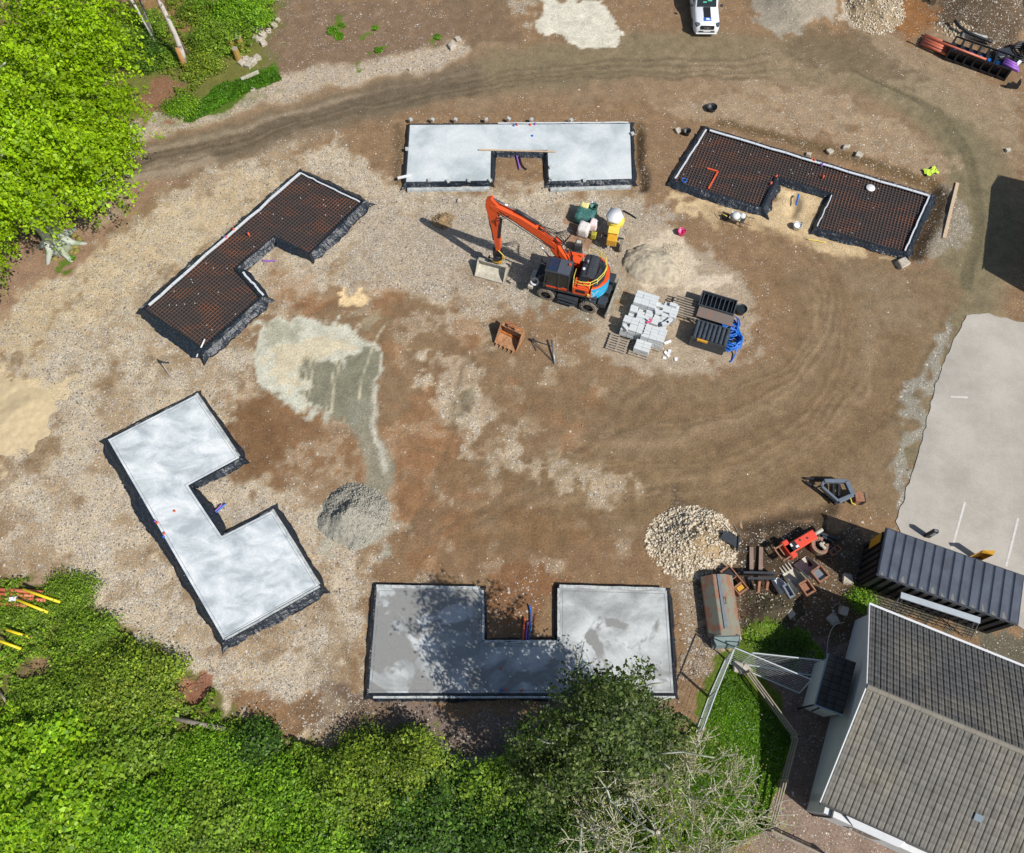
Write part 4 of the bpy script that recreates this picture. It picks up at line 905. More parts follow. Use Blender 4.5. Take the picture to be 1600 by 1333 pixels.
# rusty trough
c=Vector(G(1122,950,0)); dr=Vector(G(1128,990,0))-Vector(G(1116,905,0)); t=thing('rusty_hopper','large rusty hopper-roofed steel tank with a grey stripe beside the grey foundation','tank',c[:],math.atan2(dr.y,dr.x)+R(0))
f=MB(); f.extr([(-.72,0),(.72,0),(.8,.55),(.28,1.0),(-.30,1.0),(-.8,.5)],(-1.5,1.5))
f.v=[(v[1],v[0],v[2]) for v in f.v]; f.obj('tank_body',M_RUSTG,t,bevel=.02)
f=MB(); f.bar((-1.48,-.02,1.03),(1.2,-.02,1.03),.16,.05); f.obj('ridge_bar',M_STEEL,t)
f=MB(); f.extr([(1.5,.0),(2.0,.0),(1.9,.45),(1.5,.9)],(-.62,.62)); f.obj('end_plate',mat('blue_grey_paint',C(128,146,146),.6,0,.1),t,bevel=.02)
f=MB(); f.bar((1.55,.62,.75),(1.95,.62,.4),.08,.06); f.bar((1.55,-.62,.75),(1.95,-.62,.4),.08,.06); f.bar((1.52,-.62,.85),(1.52,.62,.85),.07,.06); f.tube([(-.3,.12,1.02),(-.3,.12,1.15),(0,.12,1.15),(0,.12,1.02)],.02,6); f.obj('lifting_eye',M_DK,t)
o=MB().box((0,0,0),(.5,.5,.12),.4).obj('trough_base',M_PALE)
o.location=G(1118,986,.05); tag(o,'pale slab sticking out under the front end of the rusty tank','slab')

# ---------------- blocks, pallets ----------------
M_BLK=mat('concrete_block',C(208,212,212),.85,0,.07,3); M_BLK2=mat('concrete_block_side',C(190,196,192),.85,0,.1,3)
DIRX=Vector((math.cos(R(-20)),math.sin(R(-20)),0)); DIRY=Vector((math.sin(R(20)),math.cos(R(20)),0))
def pallet(px,label,group='timber pallets under the concrete blocks',rz=R(-20),nb=7):
    t=thing('timber_pallet',label,'pallet',G(*px,0),rz,group); f=MB()
    for k in range(nb): f.box((0,-.5+k*1.0/(nb-1),.13),(1.2,.1,.022))
    f.obj('deck_board',M_WOODG,t); f=MB()
    for x in (-.53,0,.53): f.box((x,0,.07),(.1,1.05,.09))
    f.obj('bearer',M_WOODG,t); return t
def stack(px,nx_,ny_,nz_,label,miss=(),seed=0,bs=(.44,.215,.215),rot=0,jit=.01,top=None):
    t=thing('block_stack',label,'block stack',G(*px,0),R(-20)+rot,'stacks of concrete blocks on pallets'); rr=random.Random(seed)
    f=MB()
    for k in range(nz_):
        for i in range(nx_):
            for j in range(ny_):
                if k==nz_-1 and (i,j) in miss: continue
                x=(i-(nx_-1)/2)*(bs[0]+.008)+rr.uniform(-jit,jit); y=(j-(ny_-1)/2)*(bs[1]+.008)+rr.uniform(-jit,jit)
                f.box((x,y,.145+bs[2]*(k+.5)),(bs[0],bs[1],bs[2]-.006),rr.uniform(-jit,jit)*1.5)
    if top:
        for (x,y,z,a) in top: f.box((x,y,.145+z),(bs[0],bs[1],bs[2]),R(a))
    f.obj('blocks',M_BLK,t,bevel=.008); return t
ps=[((1006,482),'pallet under the far left block stack nearest the digger blade'),((1038,494),'pallet under the far right block stack by the slatted rack'),((998,502),'pallet under the second-row left block stack'),((1028,510),'pallet under the disordered second-row right blocks'),((987,521),'pallet under the cut-cornered third-row left block stack'),((1018,534),'pallet under the tall third-row stack with the pink marker'),((965,538),'empty grey pallet at the front left corner of the block stacks'),((1000,547),'pallet under the half load of blocks at the front right')]
for i,(p,l) in enumerate(ps):
    pallet(p,l)
stack((1006,482),3,4,4,'far left stack of pale concrete blocks, next to the digger blade',seed=1)
stack((1038,494),3,4,3,'far right stack with gaps in its top layer, beside the slatted rack',miss=((0,3),(1,0),(0,1)),seed=2,top=[(.3,.3,.75,0)])
stack((998,502),3,4,3,'second-row left stack with stepped loose blocks',miss=((0,0),(0,1),(1,3)),seed=3,jit=.03)
stack((1028,510),2,4,3,'second-row right stack with blocks tumbled at angles',miss=((1,0),(0,3)),seed=4,jit=.04,top=[(.35,-.25,.72,35),(.5,.0,.72,60),(-.2,.35,.72,20)])
stack((987,521),3,4,4,'third-row left stack with one corner block turned askew',miss=((0,0),(0,1)),seed=5,top=[(-.4,-.3,.75,-35)])
stack((1018,534),3,4,4,'third-row right stack of blocks carrying a small pink object',seed=6)
stack((1003,545),2,4,2,'low front right half load of blocks leaving a timber edge bare',miss=((0,3),),seed=7,jit=.015)
f=MB(); f.box((0,0,0),(.3,.1,.07),.3); f.box((.1,.15,0),(.1,.2,.05),.8); o=f.obj('marker_tag',mat('pink_plastic',C(226,90,130),.5,0,.1)); o.location=G(1014,503,1.08); tag(o,'small pink object left on top of the third-row block stack','tag')
f=MB(); f.box((0,0,0),(.45,.14,.12),.4); o=f.obj('white_block',M_WPL); o.location=G(1043,535,.06); tag(o,'single white block lying in the dust right of the stacks','block')
for i,(x,y,a) in enumerate(((1040,552,.3),(1044,556,1.2),(1038,560,2),(1056,562,.8),(1046,550,2.2))):
    f=MB().rock((0,0,.03),.12,i); o=f.obj('plaster_scrap',M_WPL); o.location=G(x,y,.0); tag(o,'white crumb of broken block on the dust in front of the slatted rack','scrap','white crumbs in front of the rack')
# slatted rack
t=thing('slatted_rack','low rack of parallel brown timber slats between the blocks and black trays','rack',G(1072,488,0),R(-20)); f=MB()
for k in range(8): f.box((0,-.62+k*.17,.55),(1.7,.06,.1))
f.obj('slat',M_WOODG,t); f=MB()
for k in range(4): f.box((-.85,-.35+k*.2,.58),(.12,.09,.06))
f.obj('slat_end',M_WOOD,t); f=MB(); f.box((-.6,0,.42),(.1,1.3,.12)); f.box((.6,0,.42),(.1,1.3,.12))
for x in (-.6,.6):
    for y in (-.6,.6): f.box((x,y,.18),(.1,.1,.36))
f.obj('frame',M_WOODG,t)
# skips / trays
M_CORR=mat('dark_ribbed_steel',C(76,84,92),.5,.1,0,4,C(58,64,70),lo=.35,hi=.65)
t=thing('ribbed_tray','black open crate with ribs across it, farthest of the group beside the slatted rack','crate',G(1116,487,0),R(-20)); f=MB()
for s in (-1,1): f.box((0,s*.5,.75),(2.1,.06,.5)); f.box((s*1.02,0,.75),(.06,.94,.5))
f.box((0,0,.3),(2.0,.94,.5)); f.obj('crate_wall',M_CORR,t); f=MB()
for k in range(8): f.box((-.88+k*.25,0,.72),(.05,.92,.3))
f.obj('rib',M_CORR,t)
t=thing('board_sheet','brown weathered plywood board laid between the black crate and the ribbed bin','board',G(1113,505,0),R(-20)); f=MB(); f.box((0,0,.82),(2.1,.78,.05),rx=R(3)); f.obj('board',mat('stained_plywood',C(120,108,100),.8,0,0,2,C(150,104,80),lo=.5,hi=.66),t); f=MB(); f.box((0,0,.4),(1.9,.6,.76)); f.obj('support_box',M_DK,t)
t=thing('ribbed_bin','dark grey bin with a ribbed lid and a yellow handle bar, nearest of the group','bin',G(1105,535,0),R(-20)); f=MB(); f.box((0,0,.5),(2.05,1.15,.98)); f.obj('bin_body',M_CORR,t,bevel=.02); f=MB()
for k in range(8): f.cyl((-.87+k*.25,-.56,1.0),(-.87+k*.25,.56,1.0),.1,n=10)
f.box((0,.6,1.02),(2.1,.06,.12)); f.obj('lid_rib',M_CORR,t,False); f=MB(); f.box((-.35,-.62,.95),(.6,.1,.14)); f.obj('handle_bar',M_YELD,t)
# hose coil
c=Vector(G(1138,530,0)); t=thing('blue_pipe_coil','tangled coil of bright blue water pipe leaning on the ribbed bin','pipe coil',c[:],0)
for q in range(3):
    rr=random.Random(20+q); P=[]
    for k in range(90):
        a=k*.55+q; r1=.54+.09*math.sin(k*.9+q)+rr.uniform(-.08,.08); cy=-.25 if q<2 else .55
        P.append((math.cos(a)*r1*(1 if q<2 else .85),math.sin(a)*(r1*1.15)+cy+ (.1*math.sin(k*.2)),.12+.55*k/70+.08*math.sin(k)))
    if q==0: P+=[(.3,-.8,.3),(.25,-1.1,.15),(.05,-1.45,.05),(-.1,-1.55,.04)]
    MB().tube(P,.042,7).obj('pipe_loop',M_BLUE,t,True)
def tub(px,r,h,m,label,cat='bucket',inner=None,z=0,name='bucket'):
    t=thing(name,label,cat,G(*px,z),0); f=MB(); f.lathe([(0,.01),(r*.78,.01),(r,h),(r*1.06,h),(r*1.06,h-.03),(r*.97,h-.03),(r*.74,.04),(0,.04)],n=18); f.obj('tub',m,t,True)
    f=MB(); f.tube([(r*1.03*math.cos(a),r*1.03*math.sin(a)*.55,h+r*.5*math.sin(a)*0+.02+abs(math.sin(a))*r*.25) for a in np.linspace(0,math.pi,10)],.012,6); f.obj('handle',M_DK,t); 
    if inner: f=MB(); f.lathe([(0,h*.75),(r*.9,h*.72)],n=14); f.obj('contents',inner,t)
    return t
tub((1156,488),.32,.42,M_BLACK,'black round tub with water beside the blue pipe coil',inner=M_GLS)
tub((1064,366),.24,.34,mat('hot_pink_plastic',C(246,70,140),.4,0,.06),'hot pink bucket standing on the sand right of the yellow mixer')
tub((1111,172),.34,.3,M_BLACK,'black bucket alone on the haul road above the right mesh foundation')
tub((1244,357),.25,.36,M_WPL,'white bucket in front of the sandy notch of the right foundation',inner=M_WPL)
tub((1072,210),.25,.35,M_BLACK,'small dark tub by the top left corner of the right mesh foundation')
# wheelbarrow
t=thing('wheelbarrow','wheelbarrow heaped with white sacks on the sand below the right foundation','wheelbarrow',G(1150,348,0),R(155)); f=MB()
f.add([(-.45,-.33,.62),(.5,-.36,.62),(.5,.36,.62),(-.45,.33,.62),(-.3,-.2,.32),(.25,-.22,.32),(.25,.22,.32),(-.3,.2,.32)],[(0,1,5,4),(1,2,6,5),(2,3,7,6),(3,0,4,7),(4,5,6,7)]); f.obj('tray',M_PALE,t,fix=False)
f=MB()
for s in (-1,1): f.tube([(.75,s*.05,.22),(.3,s*.2,.32),(-.5,s*.28,.5),(-.95,s*.3,.55)],.02,6); f.tube([(-.2,s*.22,.35),(-.35,s*.26,.02)],.02,6)
f.obj('frame',M_DK,t); wheel(t,.72,0,.2,.1,M_TYRED,M_STEEL)
t2=thing('cement_sack','two white sacks heaped in the wheelbarrow','sack',G(1150,348,0),R(155)); MB().blob((.15,.1,.68),(.28,.26,.2),10,3,.12).obj('sack',M_WPL,t2,True); MB().blob((-.22,-.1,.66),(.2,.2,.16),10,5,.12).obj('sack',M_WPL,t2,True)
px_tube('shovel',[(1123,331,.3),(1136,338,.6)],.025,M_YEL,'yellow handled shovel leaning off the wheelbarrow','shovel')
# mixer group
t=thing('concrete_mixer','yellow towable mixer with a white drum top and two wheels behind the digger','mixer',G(956,376,0),R(78)); f=MB()
f.box((-.45,0,.85),(.85,.62,.55)); f.box((-.05,0,.95),(.5,.5,.5)); f.obj('engine_cover',M_YELD,t,bevel=.04); f=MB(); f.box((-.2,0,1.26),(.5,.66,.1)); f.obj('control_panel',M_YEL,t,bevel=.02)
f=MB(); f.lathe([(.25,.7),(.52,1.0),(.55,1.3),(.36,1.62),(.34,1.62),(.3,1.5)],(.6,0,0),16); f.obj('drum',M_YEL,t,True); f=MB(); f.prism([(1.12,.42),(.55,.62),(.1,.4),(.08,-.18),(.6,-.42),(1.15,-.12)],1.5,1.68); f.obj('drum_cover',M_WPL,t,True)
f=MB(); f.bar((-.9,0,.5),(1.2,0,.5),.1); f.bar((0,-.7,.35),(0,.7,.35),.08); f.obj('axle_frame',M_DK,t); wheel(t,-.55,-.62,.33,.16,M_TYRE,M_STEEL); wheel(t,-.2,.62,.33,.16,M_TYRE,M_STEEL)
M_BAG=mat('white_woven_bag',C(226,220,214),.8,0,.05,4,bump=.6,bscale=5)
def bag(px,s,m,label,seed,z=.0,name='bulk_bag'):
    f=MB(); f.box((0,0,s[2]/2),s); me=f.obj(name,m); b=bmesh.new(); b.from_mesh(me.data); bmesh.ops.subdivide_edges(b,edges=b.edges[:],cuts=3,use_grid_fill=True); rr=random.Random(seed)
    for v in b.verts:
        k=1+.14*math.sin(math.pi*v.co.z/s[2]); v.co.x*=k;v.co.y*=k; v.co+=Vector([rr.uniform(-.035,.035) for _ in range(3)])
    b.to_mesh(me.data); b.free(); me.data.shade_smooth(); me.location=G(*px,z); me.rotation_euler=(0,0,R(-18)); return tag(me,label,'bulk bag')
bag((911,366),(.62,.62,.85),M_BAG,'white bulk bag in front of the green tarpaulin, behind the digger hoses',1)
bag((926,360),(.42,.42,.9),mat('pinkish_white_bag',C(244,222,222),.8,0,.04),'smaller pink-edged white bag right of the larger white bag',2)
bag((927,372),(.3,.28,.5),mat('olive_tub',C(176,170,60),.7,0,.1),'small olive yellow tub below the pink-edged bag',6,name='tub')
M_TARP=mat('green_tarpaulin',C(60,110,104),.6,0,0,5,C(96,150,146),bump=1,bscale=6,lo=.5,hi=.7)
g=bag((914,345),(1.15,.8,.8),M_TARP,'crumpled green tarpaulin over a heap behind the white bags',9,name='tarpaulin'); g['category']='tarpaulin'
bag((912,334),(.5,.35,.9),mat('cream_sack',C(228,222,150),.8,0,.06),'cream sack poking out of the top of the green tarpaulin',8,name='sack')
tub((926,336),.24,.9,M_TARP,'green bucket at the right end of the tarpaulin heap')
tub((926,328),.13,.7,M_WPL,'little white bucket behind the green bucket')
t=thing('compactor','dark engine compactor with bent handles between digger and white bag','compactor',G(903,390,0),R(80)); f=MB(); f.box((0,0,.12),(.7,.5,.1)); f.box((0,0,.45),(.45,.4,.5)); f.cyl((-.1,-.25,.6),(-.1,.25,.6),.14); f.obj('engine',M_DK,t,bevel=.03)
f=MB()
for s in (-.22,.22): f.tube([(-.2,s,.5),(-.7,s*1.3,.85),(-1.0,s*1.5,.9)],.02,6)
f.tube([(.2,-.3,.6),(.5,-.5,.8),(.3,-.7,.7)],.015,6); f.obj('handle',M_BLACK,t); f=MB(); f.box((0,0,.75),(.2,.3,.12)); f.box((.2,.1,.6),(.1,.1,.1)); f.obj('fuel_tank',M_PALE,t,bevel=.02)
px_tube('hose_offcut',[(974,329),(985,335),(994,341)],.045,M_BLACK,'short black pipe offcut lying above the yellow mixer','pipe')
# tripods
def tripod(head,feet,label,hz,m,r=.03):
    hx=G(*head,hz); t=thing('survey_tripod',label,'tripod',(hx[0],hx[1],0),0)
    for k,ft in enumerate(feet):
        p=Vector(G(*ft,.02))-Vector((hx[0],hx[1],0)); MB().tube([(0,0,hz),p*.5+Vector((0,0,hz/2)),p],r*1.2,6,r).obj('leg',m[k],t)
    MB().cyl((0,0,hz-.05),(0,0,hz+.06),.09).obj('head',M_DK,t)
px_tube('pole',[(862,531,.35),(867,569,.05)],.055,M_STEEL,'grey metal post lying in front of the excavator','pole')
tripod((833,531),[(866,567),(838,549),(862,541)],'thin dark tripod on the gravel below the excavator',.25,[M_DK,M_DK,M_DK],.022)
tripod((252,566),[(269,592),(264,567),(246,562)],'tripod fallen on the gravel between the two left foundations',.5,[M_WOODG,M_DK,M_DK],.045)
# hi vis sheet
V=[];n_=9; rr=random.Random(2)
for i in range(n_):
    for j in range(6): V.append(((i-4)*.11+.04*math.sin(j*2),(j-2.5)*.1*(1+.3*math.sin(i)),.05+rr.uniform(0,.09)))
f=MB(); f.add(V,[(i*6+j,(i+1)*6+j,(i+1)*6+j+1,i*6+j+1) for i in range(n_-1) for j in range(5)]); o=f.obj('jacket',mat('hi_vis_yellow',C(206,236,74),.7,0,.08)); x,y,_=G(1453,270); o.location=(x,y,.05); o.rotation_euler=(0,0,R(18)); tag(o,'discarded fluorescent yellow-green jacket above the right foundation','jacket')
# yellow cord by slab 2
px_tube('cord',[(1262,374),(1275,376),(1290,379)],.03,M_YEL,'short yellow strap on the sand in front of the right mesh foundation','strap')
# ---------------- house ----------------
M_RENDER=mat('white_render',C(226,228,226),.85,0,.04,2,bump=.2,bscale=40)
M_GUT=mat('white_gutter',C(222,224,226),.4,0,.04); M_PIPE=mat('black_downpipe',C(40,40,42),.5,0,.1)
def attr_mat(name,rough=.85,spec=.3,trans=0,bump=0):
    m=bpy.data.materials.new(name); m.use_nodes=True; n=m.node_tree; L=n.links; p=n.nodes['Principled BSDF']; p.inputs['Roughness'].default_value=rough; p.inputs['Specular IOR Level'].default_value=spec
    a=n.nodes.new('ShaderNodeAttribute'); a.attribute_name='Col'
    tc=n.nodes.new('ShaderNodeTexCoord'); ns=n.nodes.new('ShaderNodeTexNoise'); ns.inputs['Scale'].default_value=2.2; ns.inputs['Detail'].default_value=7; L.new(tc.outputs['Object'],ns.inputs[0])
    mr=n.nodes.new('ShaderNodeMapRange'); mr.inputs[1].default_value=.3; mr.inputs[2].default_value=.7; mr.inputs[3].default_value=.9; mr.inputs[4].default_value=1.1; L.new(ns.outputs[0],mr.inputs[0])
    mx=n.nodes.new('ShaderNodeMix'); mx.data_type='RGBA'; mx.blend_type='MULTIPLY'; mx.inputs[0].default_value=1; L.new(a.outputs['Color'],mx.inputs[6]); L.new(mr.outputs[0],mx.inputs[7])
    L.new(mx.outputs[2],p.inputs['Base Color'])
    if trans:
        t=n.nodes.new('ShaderNodeBsdfTranslucent'); hs=n.nodes.new('ShaderNodeHueSaturation'); hs.inputs['Value'].default_value=1.3; L.new(mx.outputs[2],hs.inputs['Color']); L.new(hs.outputs[0],t.inputs[0])
        ms=n.nodes.new('ShaderNodeMixShader'); ms.inputs[0].default_value=trans; L.new(p.outputs[0],ms.inputs[1]); L.new(t.outputs[0],ms.inputs[2]); L.new(ms.outputs[0],n.nodes['Material Output'].inputs[0])
    return m
M_TILE=attr_mat('roof_tile'); M_LEAF=attr_mat('leaf',.5,.35,.35)
def setcol(o,c):
    ca=o.data.color_attributes.new('Col','FLOAT_COLOR','POINT'); ca.data.foreach_set('color',np.concatenate([c,np.ones((len(c),1))],1).astype(np.float32).ravel())
def tiled(name,O,U,V,Ln,Ls,parent,tw=.33,tl=.36,c=(128,122,112),amp=.026,seed=1,cs=1.0):
    """tiled slope: O corner at the eave, U unit along eave, V unit up the slope"""
    O=np.array(O,float);U=np.array(U,float);V=np.array(V,float);Nn=np.cross(U,V); Nn/=np.linalg.norm(Nn)
    if Nn[2]<0: Nn=-Nn
    r=np.random.default_rng(seed); nu=int(round(Ln/tw)); nv=int(round(Ls/tl)); tw=Ln/nu; tl=Ls/nv
    pu=[(0,-.9),(.06,-.9),(.12,.3),(.28,.75),(.42,.3),(.5,.05),(.56,.3),(.72,.75),(.9,.3),(.97,0)]
    us=np.array([i+p[0] for i in range(nu) for p in pu]+[nu]); hs=np.array([p[1] for i in range(nu) for p in pu]+[-.9]); ti=np.minimum(us.astype(int),nu-1)
    vs=[];hv=[];tj=[]
    for j in range(nv): vs+=[j,j+.02,j+.98]; hv+=[-.3,1.0,.05]; tj+=[j,j,j]
    vs.append(nv); hv.append(0); tj.append(nv-1); vs=np.array(vs,float);hv=np.array(hv)
    A,B=np.meshgrid(us,vs); HA,HB=np.meshgrid(hs,hv); H=HA*amp*(.6 if cs==1 else 1.0)+HB*amp*cs+r.normal(0,.002,A.shape)
    P=O+A[...,None]*tw*U+B[...,None]*tl*V+H[...,None]*Nn
    n0,n1=A.shape; ix=np.arange(n0*n1).reshape(n0,n1); F=np.stack([ix[:-1,:-1],ix[:-1,1:],ix[1:,1:],ix[1:,:-1]],-1).reshape(-1,4)
    o=npmesh(name,P.reshape(-1,3),F,M_TILE,parent)
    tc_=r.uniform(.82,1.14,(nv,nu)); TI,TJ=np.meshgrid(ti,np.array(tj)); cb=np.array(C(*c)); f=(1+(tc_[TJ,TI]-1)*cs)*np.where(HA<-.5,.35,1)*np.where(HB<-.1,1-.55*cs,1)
    x=(P[...,0]);y=P[...,1]; ms=fbm(x,y,2.0,seed+5); 
    col=cb*f[...,None]; w_=smooth((ms-.5)*5)[...,None]; col=col*(1-w_*.2)+np.array(C(170,158,132))*f[...,None]*w_*.2
    dk=smooth((fbm(x,y,.35,seed+9)-.66)*14)[...,None]; col=col*(1-.3*dk)
    setcol(o,col.reshape(-1,3)); return o
HO=Vector((13.3,-.9,0)); ha=R(-23.5)
hs_=thing('house','white rendered house with grey pantiled roof at the lower right corner','house',HO[:],ha)
HL=15.0; HW=9.1; RV=4.9; ZE=2.4; ZR=4.45
f=MB(); 
prof=[(.36,-.39)]  # walls
f.prism([(.3,-.39),(HL,-.39),(HL,.4),(.3,.4)],0,2.2)
f2=[(0.05,0),(HW-.15,0),(HW-.15,ZE-.12),(RV,ZR-.16),(.05,ZE-.12)]
n=len(f2); f.add([(.3,v,z) for v,z in f2]+[(HL,v,z) for v,z in f2],[(k,(k+1)%n,n+(k+1)%n,n+k) for k in range(n)]+[tuple(range(n)),tuple(range(n,2*n))])
f.obj('wall',M_RENDER,hs_)
s1=math.hypot(RV,ZR-ZE); s2_=math.hypot(HW-RV,ZR-ZE)
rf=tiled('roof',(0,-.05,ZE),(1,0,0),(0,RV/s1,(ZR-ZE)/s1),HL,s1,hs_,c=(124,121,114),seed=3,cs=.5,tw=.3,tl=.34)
tiled('roof',(0,HW+.05,ZE),(1,0,0),(0,-(HW-RV)/s2_,(ZR-ZE)/s2_),HL,s2_,hs_,c=(99,98,96),seed=4,tl=.34,cs=.3,tw=.28)  # north slope: less sun put into the colour as darker tiles
f=MB()
for k in range(33):
    x=k*.46; f.cyl((x,RV,ZR+.0),(x+.445,RV,ZR+.02),.13,.125,10)
f.obj('ridge_tile',mat('ridge_tile',C(138,132,120),.85,0,.12,2),rf)
f=MB(); f.bar((-.02,-.05,ZE-.02),(-.02,RV,ZR),.05,.14); f.bar((-.02,HW+.05,ZE-.02),(-.02,RV,ZR),.05,.14); f.obj('verge_board',M_GUT,hs_)
f=MB(); f.bar((-.02,HW+.12,ZE-.06),(HL,HW+.12,ZE-.06),.11,.08); f.obj('gutter',M_GUT,hs_)
f=MB(); f.bar((0,-.10,ZE-.06),(HL,-.10,ZE-.06),.1,.08); f.obj('gutter',M_PIPE,hs_)
f=MB(); f.bar((.62,-.12,2.28),(.62,-.46,2.28),.07); f.bar((.62,-.44,2.28),(.62,-.44,0),.07); f.bar((5.2,-.12,2.28),(5.2,-.44,2.28),.07); f.obj('downpipe',M_PIPE,hs_)
f=MB(); f.add([(1.1,-.14,2.5),(3.6,-.14,2.5),(3.5,-.42,2.24),(1.6,-.42,2.24)],[(0,1,2,3)]); f.add([(3.6,-.14,2.5),(3.5,-.42,2.24),(3.9,-.2,2.22)],[(0,1,2)]); f.obj('bright_area_panel',M_GUT,hs_,fix=False)  # sloped white panel added to make the brighter area on the wall band
f=MB(); f.box((2.4,-.395,1.1),(1.2,.03,1.1)); f.obj('window',M_GLS,hs_)
for q in ((5.9,1.9),(8.2,1.6),(9.5,2.9)):
    f=MB(); z=ZE+(ZR-ZE)*q[1]/RV+.06; f.box((q[0],q[1],z),(.33,.3,.1),rx=R(22)); f.obj('roof_vent',mat('vent_plastic',C(104,122,134),.5,0,.1) if q[0]==5.9 else bpy.data.materials['vent_plastic'],rf)
f=MB(); f.box((8.2,6.9,ZR-(ZR-ZE)*(2.0/4.2)+.06),(.3,.3,.08),rx=R(-26)); f.obj('roof_vent',bpy.data.materials['vent_plastic'],rf)
# porch
zp=2.25; c0=Vector(G(1305,1070,zp)); 
pc=[Vector(G(*p,zp)) for p in ((1274,1102),(1314,1119),(1338,1032),(1296,1021))]  # SW,SE,NE,NW
U=(pc[3]-pc[0]); Lp=U.length; U.normalize(); W=(pc[1]-pc[0]); Wp=W.length; W.normalize()
pt=thing('porch','small porch with a dark tiled roof on the shaded gable side of the house','porch',(pc[0].x,pc[0].y,0),0)
o_=Vector((0,0,0)); a=U*.12+W*.12; b=W*(Wp-.0)+U*.12; c_=W*Wp+U*(Lp-.12); d_=U*(Lp-.12)+W*.12
f=MB(); f.prism([(p.x,p.y) for p in (a,b,c_,d_)],0,zp-.1); f.obj('wall',M_RENDER,pt)
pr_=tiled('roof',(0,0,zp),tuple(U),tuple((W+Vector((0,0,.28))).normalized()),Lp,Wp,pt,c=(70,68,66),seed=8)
f=MB(); f.bar((0,0,zp-.05),tuple(U*Lp+Vector((0,0,zp-.05))),.1,.1); f.bar(tuple(Vector((-.0,-.0,zp+.02))),tuple(W*Wp+Vector((0,0,zp+.3))),.05,.14); f.obj('fascia_board',mat('blue_grey_fascia',C(150,170,184),.5,0,.06),pt); f=MB(); f.bar(tuple(-W*.05+Vector((0,0,zp-.1))),tuple(-W*.05+Vector((0,0,0))),.07); f.bar(tuple(W*.2-U*.03+Vector((0,0,zp-.0))),tuple(-U*.25+Vector((0,0,zp-.3))),.07); f.obj('downpipe',M_PIPE,pt)
# ---------------- container ----------------
M_CONT=mat('dark_blue_grey_corrugated',C(84,92,106),.5,.1,0,1.2,C(66,72,84),lo=.35,hi=.65); M_CONTW=mat('black_corrugated',C(46,46,46),.6,.1,.2,2)
c=Vector(G(1370,897,2.6)); c.z=0; ct=thing('steel_container','dark corrugated steel container between the car park and the house','container',c[:],R(-21.2)); CL,CW=6.6,2.42
f=MB(); f.box((CL/2,CW/2,1.25),(CL-.1,CW-.1,2.3)); f.obj('body',M_CONTW,ct)
f=MB(); n=14; p=CL/n
for k in range(n):
    x=k*p
    f.add([(x,0,2.61),(x+p*.14,0,2.66),(x+p*.84,0,2.635),(x+p*.9,0,2.60),(x,CW,2.61),(x+p*.14,CW,2.66),(x+p*.84,CW,2.635),(x+p*.9,CW,2.60),(x+p,0,2.61),(x+p,CW,2.61)],[(0,1,5,4),(1,2,6,5),(2,3,7,6),(3,8,9,7)])
f.box((CL/2,CW/2,2.52),(CL,CW,.06)); f.obj('roof',M_CONT,ct,fix=False)
f=MB()
for k in range(15): f.box((.25+k*.44,-.02,1.25),(.22,.06,2.3)); 
for k in range(6): f.box((-.02,.3+k*.38,1.25),(.06,.2,2.3))
f.obj('wall_rib',M_CONTW,ct); f=MB(); f.box((-.06,2.0,1.7),(.05,.5,1.3)); f.obj('door',M_YELD,ct)
f=MB(); f.bar((0,CW+.03,2.55),(CL,CW+.03,2.55),.07,.1); f.bar((0,-.03,2.55),(CL,-.03,2.55),.05,.08); f.obj('top_rail',M_DK,ct)
wr=mat('worn_patch',C(124,122,112),.8,0,.15,4)
f=MB(); rr=random.Random(4)
for k in range(13):
    x=k*p+p*.45; w_=rr.uniform(.06,.16); f.add([(x-w_,.01,2.652),(x+w_,.01,2.65),(x+rr.uniform(-.05,.05),rr.uniform(.1,.42),2.652)],[(0,1,2)])
    f.obj('worn_paint',wr,ct,fix=False); f=MB()
t=thing('yellow_tarpaulin_corner','yellow pointed sheet poking out behind the container on the car park side','sheet',G(1524,872,0),R(-20)); f=MB(); f.add([(-.7,-.1,2.2),(.55,.25,2.3),(.4,-.35,2.3),(-.7,-.35,2.0),(-.7,-.1,0),(.55,.25,.0),(.4,-.35,.0)],[(0,1,2,3),(0,1,5,4),(1,2,6,5)]); f.v=[(v[0]*.45,v[1]*.45,v[2]*.6) for v in f.v]; f.obj('sheet',M_YELD,t,fix=False)
t=thing('black_post_block','black slotted plastic block standing on the car park edge behind the container','block',G(1448,838,0),R(-10)); f=MB()
f.box((0,0,.5),(.3,.2,1.0)); f.obj('body',M_BLACK,t,bevel=.03); f=MB()
for k in range(3): f.box((0,-.11,.5+.16*k),(.16,.03,.1))
f.box((0,0,1.01),(.16,.1,.02)); f.obj('slot',M_STEEL,t)
# ---------------- goal frame behind the house ----------------
zt=2.0; A,B,Cc,D=[Vector(G(*q)) for q in ((1407,930,zt),(1531,970,zt),(1517,998,.3),(1390,957,.3))]
t=thing('goal_frame','galvanised goal frame with wide top bar squeezed between the house roof and container','goal frame',(A.x,A.y,0),0); o0=Vector((A.x,A.y,0)); A,B,Cc,D=[q-o0 for q in (A,B,Cc,D)]
f=MB(); f.bar(A,B,.3,.1); f.obj('crossbar',mat('galvanised_bar',C(178,188,196),.5,.2,.1),t); f=MB()
for p_,q_ in ((A,D),(B,Cc)):
    f.cyl(p_,q_,.03,n=8); s=(B-A).normalized()*.18*(1 if p_ is A else -1); f.cyl(p_+s,q_+s,.02,n=6)
f.obj('side_frame',M_STEEL,t); f=MB()
for k in range(1,7): f.cyl(A.lerp(D,k/7),B.lerp(Cc,k/7),.018,n=5)
for k in range(1,9): f.cyl(A.lerp(B,k/9),D.lerp(Cc,k/9),.012,n=5)
f.obj('net_wire',M_DK2,t)
